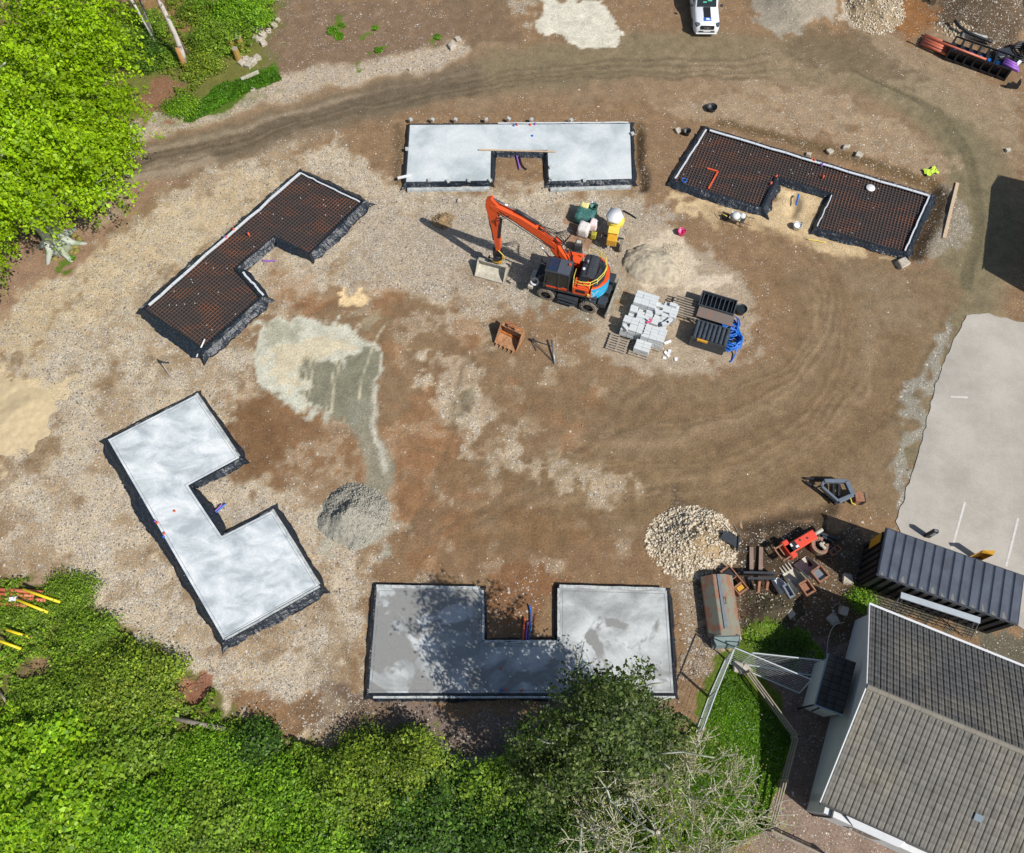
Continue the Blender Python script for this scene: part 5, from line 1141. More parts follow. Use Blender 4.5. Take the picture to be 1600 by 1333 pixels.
# ---------------- fences ----------------
M_WIRE=mat('galvanised_wire',C(205,212,212),.45,.2,.08)
def mesh_panel(pts,label,nw=9,r=.034,group='galvanised mesh fence panels by the lawn',cross=3):
    P=[Vector(G(*p)) for p in pts]; o0=Vector((P[0].x,P[0].y,0)); t=thing('mesh_fence_panel',label,'fence panel',o0[:],0,group); P=[q-o0 for q in P]
    f=MB()
    for a,b in zip(P,P[1:]+P[:1]): f.cyl(a,b,r,n=6)
    f.obj('frame',M_WIRE,t); f=MB()
    for k in range(1,nw): f.cyl(P[0].lerp(P[3],k/nw),P[1].lerp(P[2],k/nw),.0055,n=4)
    for k in range(1,cross): f.cyl(P[0].lerp(P[1],k/cross),P[3].lerp(P[2],k/cross),.0055,n=4)
    f.obj('wire_mesh',M_WIRE,t)
mesh_panel([(1148,1012,1.9),(1268,1062,1.8),(1249,1083,.3),(1140,1036,.1)],'leaning wire panel reaching from the fence corner towards the porch, crossing in front')
mesh_panel([(1176,1020,1.9),(1293,1033,1.9),(1273,1056,.2),(1158,1037,.1)],'wire panel nearly level behind the crossing one, its far end at the porch wall')
mesh_panel([(1146,1016,1.8),(1121,1078,1.8),(1108,1088,.05),(1134,1029,.05)],'upper upright wire panel along the left edge of the lawn',8)
mesh_panel([(1120,1080,1.8),(1098,1140,1.8),(1087,1146,.05),(1107,1090,.05)],'lower upright wire panel along the left edge of the lawn',8)
def rail_fence(pts,label,h=1.05,nr=3,group='weathered timber rail fences'):
    c=Vector(G(*pts[0],0)); t=thing('rail_fence',label,'fence',c[:],0,group); P=[Vector(G(*p,0))-c for p in pts]; f=MB(); g=[]
    for a,b in zip(P[:-1],P[1:]):
        for k in range(nr): z=h-.02-k*.36; f.bar(a+Vector((0,0,z)),b+Vector((0,0,z)),.05,.1)
    f.obj('rail',M_WOODG,t)
    for a,b in zip(P[:-1],P[1:]):
        L_=(b-a).length; m=max(1,int(L_/1.9))
        for k in range(m+1):
            q=a.lerp(b,k/m); MB().box((q.x,q.y,h/2+.03),(.11,.11,h+.06)).obj('post',M_WOODG,t)
    return t
rail_fence([(1163,1052),(1236,1152)],'timber rail fence running down from the mesh corner across the shaded lawn')
rail_fence([(1236,1153),(1200,1288)],'timber rail fence along the drive between lawn and house gable')
rail_fence([(1196,1296),(1300,1345)],'timber rail fence at the very bottom beside the drive')
rail_fence([(1092,1140),(1068,1205)],'short weathered timber fence continuing below the mesh panels at the twiggy tree',h=1.2)
px_tube('cable',[(1320,972,.6),(1303,978,.5),(1294,1000,.4),(1291,1034,.2)],.02,M_PALE,'thin pale cable looping on the dark ground by the house corner','cable')
# ---------------- pickup ----------------
M_CARW=mat('white_car_paint',C(240,242,244),.22,0,.02,coat=.5); M_LAMP=mat('lamp_glass',C(90,98,110),.1,0,.1)
def loft(secs,n=0):
    f=MB(); vs=[]; 
    for (x,hw,z0,z1,r,tw) in secs:
        ht=hw*tw; P=[(-hw*.96,z0),(-hw,z0+(z1-z0)*.25),(-hw,z0+(z1-z0)*.6),(-ht-(hw-ht)*.15,z1-r),(-ht+r,z1),(0,z1+.02),(ht-r,z1),(ht+(hw-ht)*.15,z1-r),(hw,z0+(z1-z0)*.6),(hw,z0+(z1-z0)*.25),(hw*.96,z0)]
        vs+=[(x,y,z) for y,z in P]
    m=11; S=len(secs); f.add(vs,[(i*m+k,i*m+(k+1)%m,(i+1)*m+(k+1)%m,(i+1)*m+k) for i in range(S-1) for k in range(m)]+[tuple(range(m)),tuple(range((S-1)*m,S*m))]); return f
t=thing('pickup_truck','white pickup with black bonnet stripe, cut off by the top edge','pickup',(13.75,50.75,0),R(-91))
loft([(2.72,.62,.35,.72,.08,.9),(2.62,.82,.32,.98,.1,.9),(2.35,.91,.32,1.05,.1,.9),(1.75,.93,.32,1.12,.1,.88),(.95,.94,.32,1.18,.1,.88),(-.9,.94,.32,1.1,.08,.96),(-2.5,.93,.35,1.1,.06,.97),(-2.62,.88,.4,1.05,.05,.97)]).obj('body',M_CARW,t,True)
loft([(1.05,.80,1.12,1.17,.03,.95),(.35,.84,1.1,1.66,.06,.86),(-.5,.84,1.1,1.76,.06,.86),(-1.0,.84,1.1,1.66,.06,.86),(-1.15,.82,1.1,1.2,.03,.9)]).obj('cabin',M_CARW,t,True)
f=MB(); f.add([(1.08,-.68,1.205),(1.08,.68,1.205),(.40,.66,1.66),(.40,-.66,1.66)],[(0,1,2,3)]); f.obj('windscreen',M_GLS,t,fix=False)
f=MB(); f.box((.75,.2,1.45),(.12,.3,.02),ry=R(33)); f.box((.85,-.15,1.39),(.1,.25,.02),ry=R(33)); f.obj('dashboard_paper',mat('teal_paper',C(60,170,140),.5,0,.1),t)
f=MB()
for s in (-1,1): f.add([(.35,s*.855,1.55),(-.9,s*.855,1.55),(-.95,s*.90,1.2),(.8,s*.90,1.2)],[(0,1,2,3)])
f.obj('side_window',M_GLS,t,fix=False)
f=MB(); 
for a,b in ((2.33,1.75),(1.75,1.15)):
    za=1.073+ (2.35-a)*.115; zb=1.073+(2.35-b)*.105+.015; f.add([(a,-.24,za+.02),(a,.24,za+.02),(b,.24,zb+.03),(b,-.24,zb+.03)],[(0,1,2,3)])
f.obj('bonnet_stripe',M_BLACK,t,fix=False); f=MB(); f.box((2.22,0,1.125),(.28,.5,.02),ry=R(6)); f.obj('blue_badge',M_BLUE,t); f=MB(); f.box((2.2,0,1.14),(.12,.22,.012),ry=R(6)); f.box((2.28,.05,1.13),(.05,.3,.012),ry=R(6)); f.obj('badge_mark',M_WPL,t)
f=MB(); f.box((2.69,0,.82),(.1,.95,.24)); f.box((2.74,0,.5),(.04,1.1,.14)); f.obj('grille',M_BLACK,t); f=MB(); f.box((2.75,0,.84),(.03,.5,.05)); f.box((2.77,.0,.84),(.03,.12,.14)); f.obj('grille_bar',M_CHROME,t)
for s in (-1,1):
    f=MB(); f.box((2.5,s*.7,.95),(.34,.3,.16),rz=R(-22*s)); f.obj('headlight',M_LAMP,t,bevel=.03)
    f=MB(); f.box((.95,s*1.05,1.22),(.14,.22,.16)); f.obj('mirror',M_BLACK,t,bevel=.03)
    wheel(t,1.75,s*.82,.38,.24,M_TYRED,M_STEEL); wheel(t,-1.55,s*.82,.38,.24,M_TYRED,M_STEEL)
f=MB(); f.box((2.78,0,.42),(.06,1.5,.12)); f.obj('bumper',M_CARW,t,bevel=.03); f=MB(); f.box((2.79,0,.62),(.02,.5,.11)); f.obj('number_plate',M_WPL,t)
f=MB(); f.box((-1.85,0,1.1),(1.35,1.6,.04)); f.obj('load_bed_cover',M_BLACK,t)
# ---------------- pipes top right ----------------
M_TERR=mat('terracotta_pipe',C(206,112,82),.5,0,.12,3)
t=thing('pipe_bundle','bundle of short terracotta pipes at the left end of the black rack','pipe bundle',G(1462,75,0),0); c=Vector(G(1462,75,0))
for k in range(9):
    a=(1438+ (k%5)*1.5+ (k//5)*3,68-(k%5)*3.4,.12+.22*(k//5)); b=(1482+(k%5)*1.8,86-(k%5)*3.6,.12+.22*(k//5)); MB().cyl(Vector(G(*a))-c,Vector(G(*b))-c,.11,n=10).obj('pipe',M_TERR,t,True)
px_tube('long_pipe',[(1443,56,.9),(1541,93,1.1)],.07,M_TERR,'long terracotta pipe resting along the top of the black rack','pipe')
c=Vector(G(1530,95,0)); t=thing('pipe_rack','long black rack of pipe fittings with blue and orange caps at the top right','rack',c[:],0)
A=Vector(G(1480,84,0))-c; B=Vector(G(1572,116,0))-c; d=(B-A).normalized(); q=Vector((-d.y,d.x,0))
f=MB()
for k in range(8):
    p_=A.lerp(B,k/7); f.bar(p_-q*.75+Vector((0,0,.45)),p_+q*.75+Vector((0,0,.45)),.12,.9)
f.bar(A-q*.7+Vector((0,0,.1)),B-q*.7+Vector((0,0,.1)),.1,.2); f.bar(A+q*.7+Vector((0,0,.9)),B+q*.7+Vector((0,0,.9)),.08,.1); f.bar(A-q*.7+Vector((0,0,.9)),B-q*.7+Vector((0,0,.9)),.08,.1); f.obj('frame',M_BLACK,t)
for k in range(7):
    p_=A.lerp(B,(k+.5)/7); MB().box(p_+Vector((0,0,.35)),(.5,.9,.5),math.atan2(d.y,d.x)).obj('fitting_box',M_DK2,t)
    if k<6: MB().cyl(p_-q*.15+Vector((0,0,.6)),p_-q*.15+Vector((0,0,.7)),.15).obj('blue_cap',M_BLUE,t); MB().cyl(p_-q*.4+d*.15+Vector((0,0,.6)),p_-q*.4+d*.15+Vector((0,0,.66)),.09).obj('orange_cap',M_TERR,t)
f=MB(); f.bar(B+d*.1-q*.5+Vector((0,0,.95)),B+d*.35+q*.4+Vector((0,0,.95)),.2,.05); f.obj('white_label_board',M_WPL,t)
t=thing('purple_duct_bundle','bundle of bright purple ducts beside the right end of the black rack','duct bundle',G(1575,105,0),0); c=Vector(G(1575,105,0))
for k in range(6): MB().cyl(Vector(G(1566+k*.8,98-k*1.6+2,.9+.1*(k%2)))-c,Vector(G(1592-k*.6,112-k*2.2,.9+.1*(k%2)))-c,.09,n=8).obj('duct',M_PURPLE,t,True)
px_tube('black_hose',[(1492,32,.6),(1500,42,.6),(1518,53,.5),(1550,66,.4)],.1,M_BLACK,'thick black hose curving over the rubble above the pipe rack','hose')
t=thing('black_pipe_coils','dark coils and sheets piled at the right edge beside the purple ducts','coils',G(1592,88,0),0)
for k in range(4): MB().tube([(.9*math.cos(a)*(1-.1*k),.7*math.sin(a),.15+.14*k) for a in np.linspace(0,6.28,24)],.07,6).obj('coil',M_BLACK,t,True)
MB().box((-1.3,-.1,.25),(1.2,.8,.4),.2).obj('sheet_stack',M_DK,t,bevel=.05)
o=MB().bar((0,0,.15),(1.55,-.6,.15),.35,.3).obj('concrete_lintel',M_KERB,bevel=.02); x,y,_=G(1501,57); o.location=(x,y,.1); tag(o,'pale concrete lintel on the rubble behind the black pipe rack','lintel')
f=MB(); f.bar((0,0,.2),(.8,-.1,.2),.1,.4); f.bar((.8,-.1,.2),(.95,.35,.2),.1,.4); o=f.obj('black_bracket',M_BLACK); o.location=G(1570,137,0); tag(o,'small black angle bracket on the road below the purple ducts','bracket')
o=MB().box((0,0,.08),(.3,.22,.16),.3).obj('timber_block',M_PALE); o.location=G(1574,236,0); tag(o,'tiny pale block alone on the road at the right edge','block')
# ---------------- pipes bottom left ----------------
for i,(y0,x1,y1,l) in enumerate([(921,68,926,'top'),(929,54,931,'second'),(935,72,938,'third'),(943,48,947,'lowest')]):
    px_tube('clay_pipe',[(-30,y0-2,.35),(x1,y1,.35)],.1,M_TERR,'%s of the four long orange pipes lying at the left edge by the undergrowth'%l,'pipe',group='orange pipes at the left edge')
M_YP=mat('bright_yellow_pipe',C(244,216,40),.4,0,.06)
for i,(a,b,l) in enumerate([((36,921),(94,941),'upper yellow pole crossing over the orange pipes'),((26,937),(75,957),'yellow pole crossing the lower orange pipes'),((10,984),(47,996),'yellow pole lying alone in the undergrowth below the pipes'),((-10,998),(33,1014),'lowest yellow pole, cut by the left edge')]):
    px_tube('yellow_pole',[(*a,.8),(*b,.5)],.07,M_YP,l,'pole',group='yellow poles at the left edge')
o=MB().box((0,0,0),(.4,.2,.1),.1).obj('white_fitting',M_WPL); o.location=G(21,936,.55); tag(o,'white fitting at the end of a yellow pole on the orange pipes','fitting')
# ---------------- heaps ----------------
def heap(name,px,rx,ry,h,m,label,cat,rot=0,stones=0,smat=None,ssz=(.05,.16),seed=1,sharp=1.3,am=.18,bare=False):
    x0,y0,_=G(*px,0); n=64; g=np.linspace(-1.15,1.15,n); A,B=np.meshgrid(g,g); r=np.hypot(A,B); c,s=math.cos(R(rot)),math.sin(R(rot)); lx=A*rx;ly=B*ry
    X_=lx*c-ly*s; Y_=lx*s+ly*c; nz=fbm(X_+50,Y_+50,rx*.5,seed,5)-.5; Z=h*np.clip(1-r+nz*.5,0,1)**sharp*(1+am*nz*2)-.04+(.0 if h else 0)+ (fbm(X_+9,Y_+9,.25,seed+3,3)-.5)*.05
    Z=np.where(r>1.1,-.08,Z); ix=np.arange(n*n).reshape(n,n); F=np.stack([ix[:-1,:-1],ix[:-1,1:],ix[1:,1:],ix[1:,:-1]],-1).reshape(-1,4)
    t=thing(name,label,cat,(x0,y0,0),0); npmesh('mound',np.stack([X_.ravel(),Y_.ravel(),Z.ravel()],1),F,m,t,True)
    if stones:
        rs=np.random.default_rng(seed); a=rs.uniform(0,6.28,stones); q=np.sqrt(rs.uniform(0,1,stones))*1.02; lx=q*np.cos(a)*rx; ly=q*np.sin(a)*ry; X2=lx*c-ly*s; Y2=lx*s+ly*c
        if bare: kk=(np.hypot(lx/rx-.4,ly/ry-.05)>.5)|(rs.uniform(0,1,stones)<.3); lx,ly,q,a,X2,Y2=[v[kk] for v in (lx,ly,q,a,X2,Y2)]; stones=len(lx)
        ii=np.clip(((q*np.sin(a)+1.15)/2.3*(n-1)).astype(int),0,n-1); jj=np.clip(((q*np.cos(a)+1.15)/2.3*(n-1)).astype(int),0,n-1)
        o=stone_field('stones',X2,Y2,rs.uniform(ssz[0],ssz[1],stones)*rs.uniform(.6,1.2,stones),smat or M_STONE,z=Z[ii,jj],parent=t); o['kind']='stuff'
    return t
def hm(name,a,b,sc=6,bump=1): return mat(name,a,.95,0,0,sc,b,bump=bump,bscale=18,lo=.38,hi=.62,spec=.2)
M_ROCKP=stone_mat('pale_rubble',C(176,160,134),C(238,226,204),6)
heap('rubble_heap',(1081,848),2.4,2.0,1.25,hm('rubble_soil',C(190,166,128),C(150,128,98)),'heap of pale broken rubble with sandy top, beside the muddy attachments yard','heap',0,5200,M_ROCKP,(.025,.13),5,bare=True)
heap('gravel_heap',(553,806),1.9,1.8,1.35,hm('grey_grit',C(176,172,158),C(150,147,134)),'conical heap of grey grit between the white foundation and the open brown ground','heap',0,3000,stone_mat('grit',C(140,137,124),C(196,192,178),9),(.03,.07),9,1.1)
heap('sand_heap',(1018,416),1.7,1.45,.75,hm('grey_sand',C(196,184,162),C(172,160,138),3,.5),'lump of cracked pale grey sand behind the block stacks','heap',-20,0,None,seed=12,sharp=.55)
heap('sand_heap',(1046,398),1.3,1.2,.3,hm('crumbly_sand',C(212,198,174),C(190,174,148)),'low crumbly pale sand spread joined to the right of the cracked lump','heap',30,250,M_ROCKP,(.02,.07),14)
heap('sand_heap',(1100,440),.8,.45,.12,hm('pinkish_sand',C(222,206,184),C(205,190,166)),'small flat puddle of pinkish sand above the black crate','heap',0,0,None,seed=15)
heap('gravel_heap',(1245,0),3.0,2.6,1.4,hm('top_grey_gravel',C(150,148,134),C(126,124,108)),'grey-green gravel heap cut by the top edge, right of the pickup','heap',0,600,stone_mat('grit_top',C(128,126,110),C(170,166,150),9),(.02,.05),19,1.2)
heap('rubble_heap',(1362,8),2.3,3.0,1.2,hm('top_rubble_soil',C(180,160,130),C(140,120,92)),'tall pale stone heap at the top edge above the pipe bundle','heap',0,2200,M_ROCKP,(.04,.13),21)
heap('soil_heap',(1560,10),6.0,3.2,2.0,hm('dark_soil',C(92,76,56),C(70,58,44),4),'dark soil bank in the top right corner behind the rack','heap',-15,900,stone_mat('soil_stones',C(84,72,56),C(150,132,106),5),(.04,.15),22)
heap('rubble_heap',(1500,45),1.9,1.2,.5,hm('corner_rubble_soil',C(180,160,130),C(130,112,88)),'small spill of pale rubble behind the pipe rack','heap',-20,500,M_ROCKP,(.04,.14),23)
heap('soil_heap',(690,345),.9,.8,.35,hm('dug_soil',C(176,148,110),C(112,92,64)),'small heap of dug soil at the tip of the digger arm shadow','heap',0,120,M_STONE,(.03,.09),25)
heap('soil_heap',(1205,955),1.7,1.2,.55,hm('dark_turf',C(92,82,66),C(70,66,44),4),'dark mossy soil mound between the attachments and the lawn','heap',0,200,M_STONE,(.03,.09),26)
heap('sand_heap',(22,650),2.6,2.9,.35,hm('yellow_sand',C(210,190,152),C(196,176,142),3,.5),'low flat bank of yellow sand at the left edge','heap',20,0,None,seed=27)
# rocks
M_ROCK=mat('grey_boulder',C(196,186,170),.9,0,0,3,C(168,158,140),bump=.5,bscale=9)
rk=[(402,45,.35),(412,55,.3),(406,62,.28),(420,48,.22),(398,58,.26),(384,93,.3),(394,97,.4),(388,103,.3),(374,88,.28),(378,98,.34),(401,90,.3),(412,68,.28),(428,40,.28),(434,32,.2),(396,141,.2),(1410,412,.42),(1153,1043,.36),(1165,1046,.3),(1151,996,.3),(1146,1003,.28),(706,72,.35),(716,62,.25),(640,108,.16),(560,1310,.4),(1325,905,.3),(1300,968,.35),(1318,955,.3),(1235,960,.25),(718,314,.2),(1263,242,.2),(1296,237,.25),(1322,230,.25),(1342,243,.3),(1060,205,.25),(1150,848,.2)]
nm={15:'whitish rock at the front corner of the right mesh foundation',16:'pale rock at the corner where mesh and timber fences meet',23:'pale boulder in the undergrowth at the bottom edge'}
for i,(x,y,r) in enumerate(rk):
    o=MB().rock((0,0,0),r,i+3).obj('rock',M_ROCK,bevel=r*.12); o.location=G(x,y,r*.3); o.rotation_euler=(0,0,i)
    lab=nm.get(i) or ('pale rock of the tumbled pile beside the grass strip at the upper left' if i<15 else 'loose pale rock on the site ground'); tag(o,lab,'rock',None if i in nm else ('rocks of the tumbled pile at upper left' if i<15 else 'loose rocks on the site ground'))
for i,(x,y) in enumerate(((365,78),(378,76),(373,93))):
    t=thing('stump_post','mossy stump top standing with two others beside the tumbled rocks','stump',G(x,y,0),0,'mossy stumps beside the tumbled rocks'); MB().cyl((0,0,0),(0,0,.9),.25,.22,9).obj('stump',mat('mossy_wood',C(170,140,70),.9,0,.2) if i==0 else bpy.data.materials['mossy_wood'],t); MB().cyl((0,0,.9),(0,0,.93),.21,n=9).obj('cut_face',M_WOODG,t)
o=MB().bar(G(377,124,.1),G(404,112,.25),.18,.16).obj('log',M_WPL if False else M_PALE); tag(o,'pale log lying on the grass strip edge at the upper left','log')
# ---------------- neighbour building beyond the right edge ----------------
t=thing('neighbour_building','tall gabled building just outside the right edge whose shadow crosses the road','building',(31.9,25.7,0),R(-18.5)); f=MB()
P=[(0,0),(10,0),(10,4.5),(6.5,8.2),(3.5,8.2),(0,4.5)]
f.add([(x,0,z) for x,z in P]+[(x,6.6,z) for x,z in P],[(k,(k+1)%6,6+(k+1)%6,6+k) for k in range(6)]+[tuple(range(6)),tuple(range(6,12))]); f.obj('wall',M_RENDER,t)
f=MB(); f.bar((-.1,3.3,4.55),(3.5,3.3,8.3),7,.1,up=(0,1,0)) if False else None
tiled('roof',(-.1,-.1,4.5),(0,1,0),(3.6/5.17,0,3.75/5.17),6.8,5.0,t,seed=31); tiled('roof',(10.1,-.1,4.5),(0,1,0),(-3.6/5.17,0,3.75/5.17),6.8,5.0,t,seed=32)

# ---------------- vegetation ----------------
def leaves(name,P,N,size,cols,parent=None,asp=.62,seed=1,fold=.25,m=None):
    r=np.random.default_rng(seed); n=len(P); N=N/np.linalg.norm(N,axis=1)[:,None]
    a=r.normal(0,1,(n,3)); a-=N*(a*N).sum(1)[:,None]; a/=np.linalg.norm(a,axis=1)[:,None]; b=np.cross(N,a)
    s=(size*np.clip(r.gamma(6,1/6.,n),.45,2.0))[:,None]
    V=np.stack([P-a*s*.5, P+b*s*asp*.5+N*s*fold*.3, P+a*s*.5-N*s*.1, P-b*s*asp*.5+N*s*fold*.3],1)
    F=np.arange(n*4).reshape(n,4); o=npmesh(name,V.reshape(-1,3),F,m or M_LEAF,parent); setcol(o,np.repeat(cols,4,0)); return o
def colmix(n,base,r,var=.22,alt=None,pa=.2):
    c=np.array([C(*b) for b in base]); k=r.integers(0,len(c),n); o=c[k]*r.uniform(1-var,1+var,(n,1))
    return np.clip(o,0,1)
def crown(c,rad,ns,nl,size,base,seed,parent,spr=.55,flat=.35,hollow=.55,droop=.25,zmin=None,lump=.25,name='crown',lng=0,nv=.38,yf=0):
    """sprays of leaves on an uneven crown"""
    r=np.random.default_rng(seed); c=np.array(c,float); d=r.normal(0,1,(ns,3)); d[:,2]=np.where(d[:,2]<-.2,d[:,2]*.6,d[:,2]); d/=np.linalg.norm(d,axis=1)[:,None]
    L=1+lump*(fbm(d[:,0]*3+d[:,2]*2+40,d[:,1]*3+40,1.0,seed,3)-.5)*2.2
    q=(hollow+(1-hollow)*r.uniform(0,1,ns)**.6)*L; S=c+d*np.array(rad)*q[:,None]
    out=d*np.array([1,1,.35]); out[:,2]-=droop; out/=np.linalg.norm(out,axis=1)[:,None]
    si=np.repeat(np.arange(ns),nl); n=ns*nl; u=r.normal(0,1,(n,3))*spr*np.array([1,1,flat]); P=S[si]+u+out[si]*(np.abs(r.normal(0,spr*.5,n)) if not lng else r.uniform(-lng,lng*.6,n))[:,None]; P[:,2]-=.35*droop*np.hypot(u[:,0],u[:,1])
    if zmin is not None: P[:,2]=np.maximum(P[:,2],zmin+r.uniform(0,.3,n))
    Nv=np.array([0,0,1.0])+.35*d[si]+r.normal(0,nv,(n,3)); cols=colmix(n,base,r)*np.repeat(r.uniform(.6,1.28,ns),nl)[:,None]
    return leaves(name,P,Nv,size,np.clip(cols,0,1),parent,seed=seed)
def limb(f,p,d,L,r,depth,rr,tips,split=3,spread=.7,up=.15,wig=.12,shr=.68,segs=4,rmin=.004):
    pts=[Vector(p)]; d=Vector(d).normalized()
    for k in range(segs):
        d=(d+Vector((rr.gauss(0,wig),rr.gauss(0,wig),rr.gauss(0,wig*.6)+up*.1))).normalized(); pts.append(pts[-1]+d*L/segs)
    f.tube(pts,max(r,rmin),6 if depth>1 else 4,max(r*.62,rmin)); 
    if depth<=0: tips.append(pts[-1]); return
    for k in range(split):
        q=pts[-1] if k==0 else pts[rr.randint(2,len(pts)-1)]
        nd=(d+Vector((rr.gauss(0,spread),rr.gauss(0,spread),rr.gauss(0,spread*.6)+up))).normalized()
        limb(f,q,nd,L*shr*rr.uniform(.8,1.15),r*.6,depth-1,rr,tips,split,spread,up,wig,shr,segs,rmin)
M_BARK=mat('grey_green_bark',C(190,196,182),.9,0,0,1.5,C(150,160,130),bump=.5,bscale=8); M_BARKD=mat('brown_bark',C(120,104,86),.9,0,.25,3,bump=.5)
M_BIRCH=mat('birch_bark',C(222,214,206),.8,0,0,3,C(120,110,104),lo=.5,hi=.62); M_TWIG=mat('pale_twig',C(212,206,182),.8,0,.15,3)
# beech
bx,by,_=G(96,384); t=thing('beech_tree','huge beech with bright yellow-green foliage and pale trunk filling the upper left corner','tree',(bx,by,0),0)
f=MB(); rr=random.Random(4); f.tube([(0,0,-.3),(0,0,.3),(.05,.05,1.5),(-.1,.1,4),(.1,.3,8),(0,.3,12)],.85,12,.35); 
for a in range(0,360,60): f.tube([(.4*math.cos(R(a)),.4*math.sin(R(a)),.9),(.8*math.cos(R(a)),.8*math.sin(R(a)),.3),(1.5*math.cos(R(a+8)),1.5*math.sin(R(a+8)),-.1)],.33,7,.1)
f.obj('trunk',M_BARK,t,True); f=MB(); tips=[]
for k in range(9):
    a=k*2.4; limb(f,(0,.2,3.5+k*.9),(math.cos(a),math.sin(a),.35),2.4,.18,2,rr,tips,3,.4,.1)
f.obj('limb',M_BARK,t,True)
BG=[(158,196,18),(146,186,14),(176,208,30),(132,172,14),(166,200,24)]
crown((-1.2,1.6,8.6),(6.6,7.2,6.0),2500,52,.17,BG,41,t,.19,.3,.35,.6,lump=.5,lng=1.0,nv=.6)
crown((3.6,3.6,5.5),(2.8,4.2,3.0),440,50,.17,BG,42,t,.19,.3,.3,.6,lump=.6,lng=1.0,nv=.6)
crown((2.5,8.5,8.0),(3.6,3.2,3.2),420,50,.17,BG,44,t,.19,.3,.3,.6,lump=.6,lng=1.0,nv=.6)
crown((-1.8,-1.6,6.2),(3.6,2.6,2.0),420,50,.17,BG,43,t,.19,.3,.3,.6,lump=.6,lng=1.0,nv=.6)
f=MB(); rr=random.Random(8)
for k in range(26):
    a=rr.uniform(0,6.28); q=rr.uniform(.4,1.0); f.blob((1.3*q*math.cos(a)+.2,1.0*q*math.sin(a)-.1,.05),(.2,.16,.07),7,k,.5)
f.obj('root_moss',mat('yellow_moss',C(140,130,66),.95,0,.3),t,True)
# birches
for i,(p,h,lean,rad,lab,m) in enumerate([((292,108),13,(.2,.0),.17,'right-hand birch, thickest white trunk rising to the top edge above the ditch',M_BIRCH),((247,78),12,(-.2,.2),.11,'slim white birch trunk left of the thick one',M_BIRCH),((243,70),12,(.5,.3),.10,'greyer slim birch trunk crossing just behind the slim white one',mat('dark_birch_bark',C(150,142,134),.8,0,0,3,C(90,84,78),lo=.45,hi=.6)),((301,95),11,(-.1,-.3),.07,'thinnest brownish sapling right of the thick birch',M_BARKD)]):
    x,y,_=G(*p); t=thing('birch_tree',lab,'tree',(x,y,0),0,'birches above the ditch'); f=MB(); rr=random.Random(i+60); pts=[(lean[0]*z/4+.12*math.sin(z*.6+i)*(z>0),lean[1]*z/4+.1*math.cos(z*.5+i)*(z>0),z) for z in np.linspace(0,h,10)]; f.tube(pts,rad*1.15,8,rad*.5)
    f.obj('trunk',m,t,True); crown((pts[-1][0],pts[-1][1],h-1.5),(1.6,1.6,2.6),60,16,.14,[(120,150,40),(140,160,50)],70+i,t,.4,.5,.3)
    if i<1: f=MB(); f.tube([(0,0,-.1),(0,0,.5),(.02,0,1.8)],.3,8,.18); f.obj('bark_base',mat('orange_bark',C(176,130,80),.9,0,.2),t,True)
# dark evergreen
t=thing('evergreen_tree','dark glossy evergreen tree overhanging the front edge of the grey foundation','tree',(4.1,1.2,0),0); f=MB(); rr=random.Random(12); tips=[]
for k in range(7):
    a=k*.9; limb(f,(.15*math.cos(a),.15*math.sin(a),.2),(.32*math.cos(a),.32*math.sin(a),1),4.2,.13,2,rr,tips,3,.35,.35)
f.obj('trunk',M_BARK,t,True)
DG=[(74,96,34),(90,114,42),(60,82,30),(108,130,56),(128,142,80),(50,68,26)]
crown((-.3,.6,7.4),(2.5,2.1,2.9),250,44,.135,DG,51,t,.16,.7,.5,0,lump=.9,lng=.6,nv=.6)
crown((-2.2,-.8,4.6),(2.4,1.8,2.0),210,44,.135,DG,52,t,.16,.7,.45,0,lump=.9,lng=.6,nv=.6); crown((1.5,.2,5.0),(1.5,1.6,2.2),130,44,.135,DG,53,t,.16,.7,.45,0,lump=.9,lng=.6,nv=.6)
crown((-.6,1.0,9.8),(1.0,1.0,1.2),60,40,.12,DG,54,t,.25,.6,.4,0,lump=.6)
# twiggy tree
t=thing('twiggy_tree','leafless pale twiggy tree with scattered buds over the lawn at the bottom','tree',(6.4,-2.2,0),0); f=MB(); rr=random.Random(21); tips=[]
for k in range(9):
    a=k*.7+.3; limb(f,(.1*math.cos(a),.1*math.sin(a),1.0),(.8*math.cos(a),.8*math.sin(a)+.12,.8),1.9,.045,5,rr,tips,3,.5,.2,.14,.78,3,.013)
f.tube([(0,0,-.1),(0,0,1.2)],.16,9,.1); f.obj('branches',M_TWIG,t); T=np.array([tuple(q) for q in tips]); r_=np.random.default_rng(5)
NB=14000; k=r_.integers(0,len(T),NB); Pp=T[k]+r_.normal(0,.2,(NB,3)); leaves('buds',Pp,np.array([0,0,1])+r_.normal(0,.5,(NB,3)),.065,colmix(NB,[(150,160,70),(120,140,50),(170,170,100)],r_),t,seed=5)
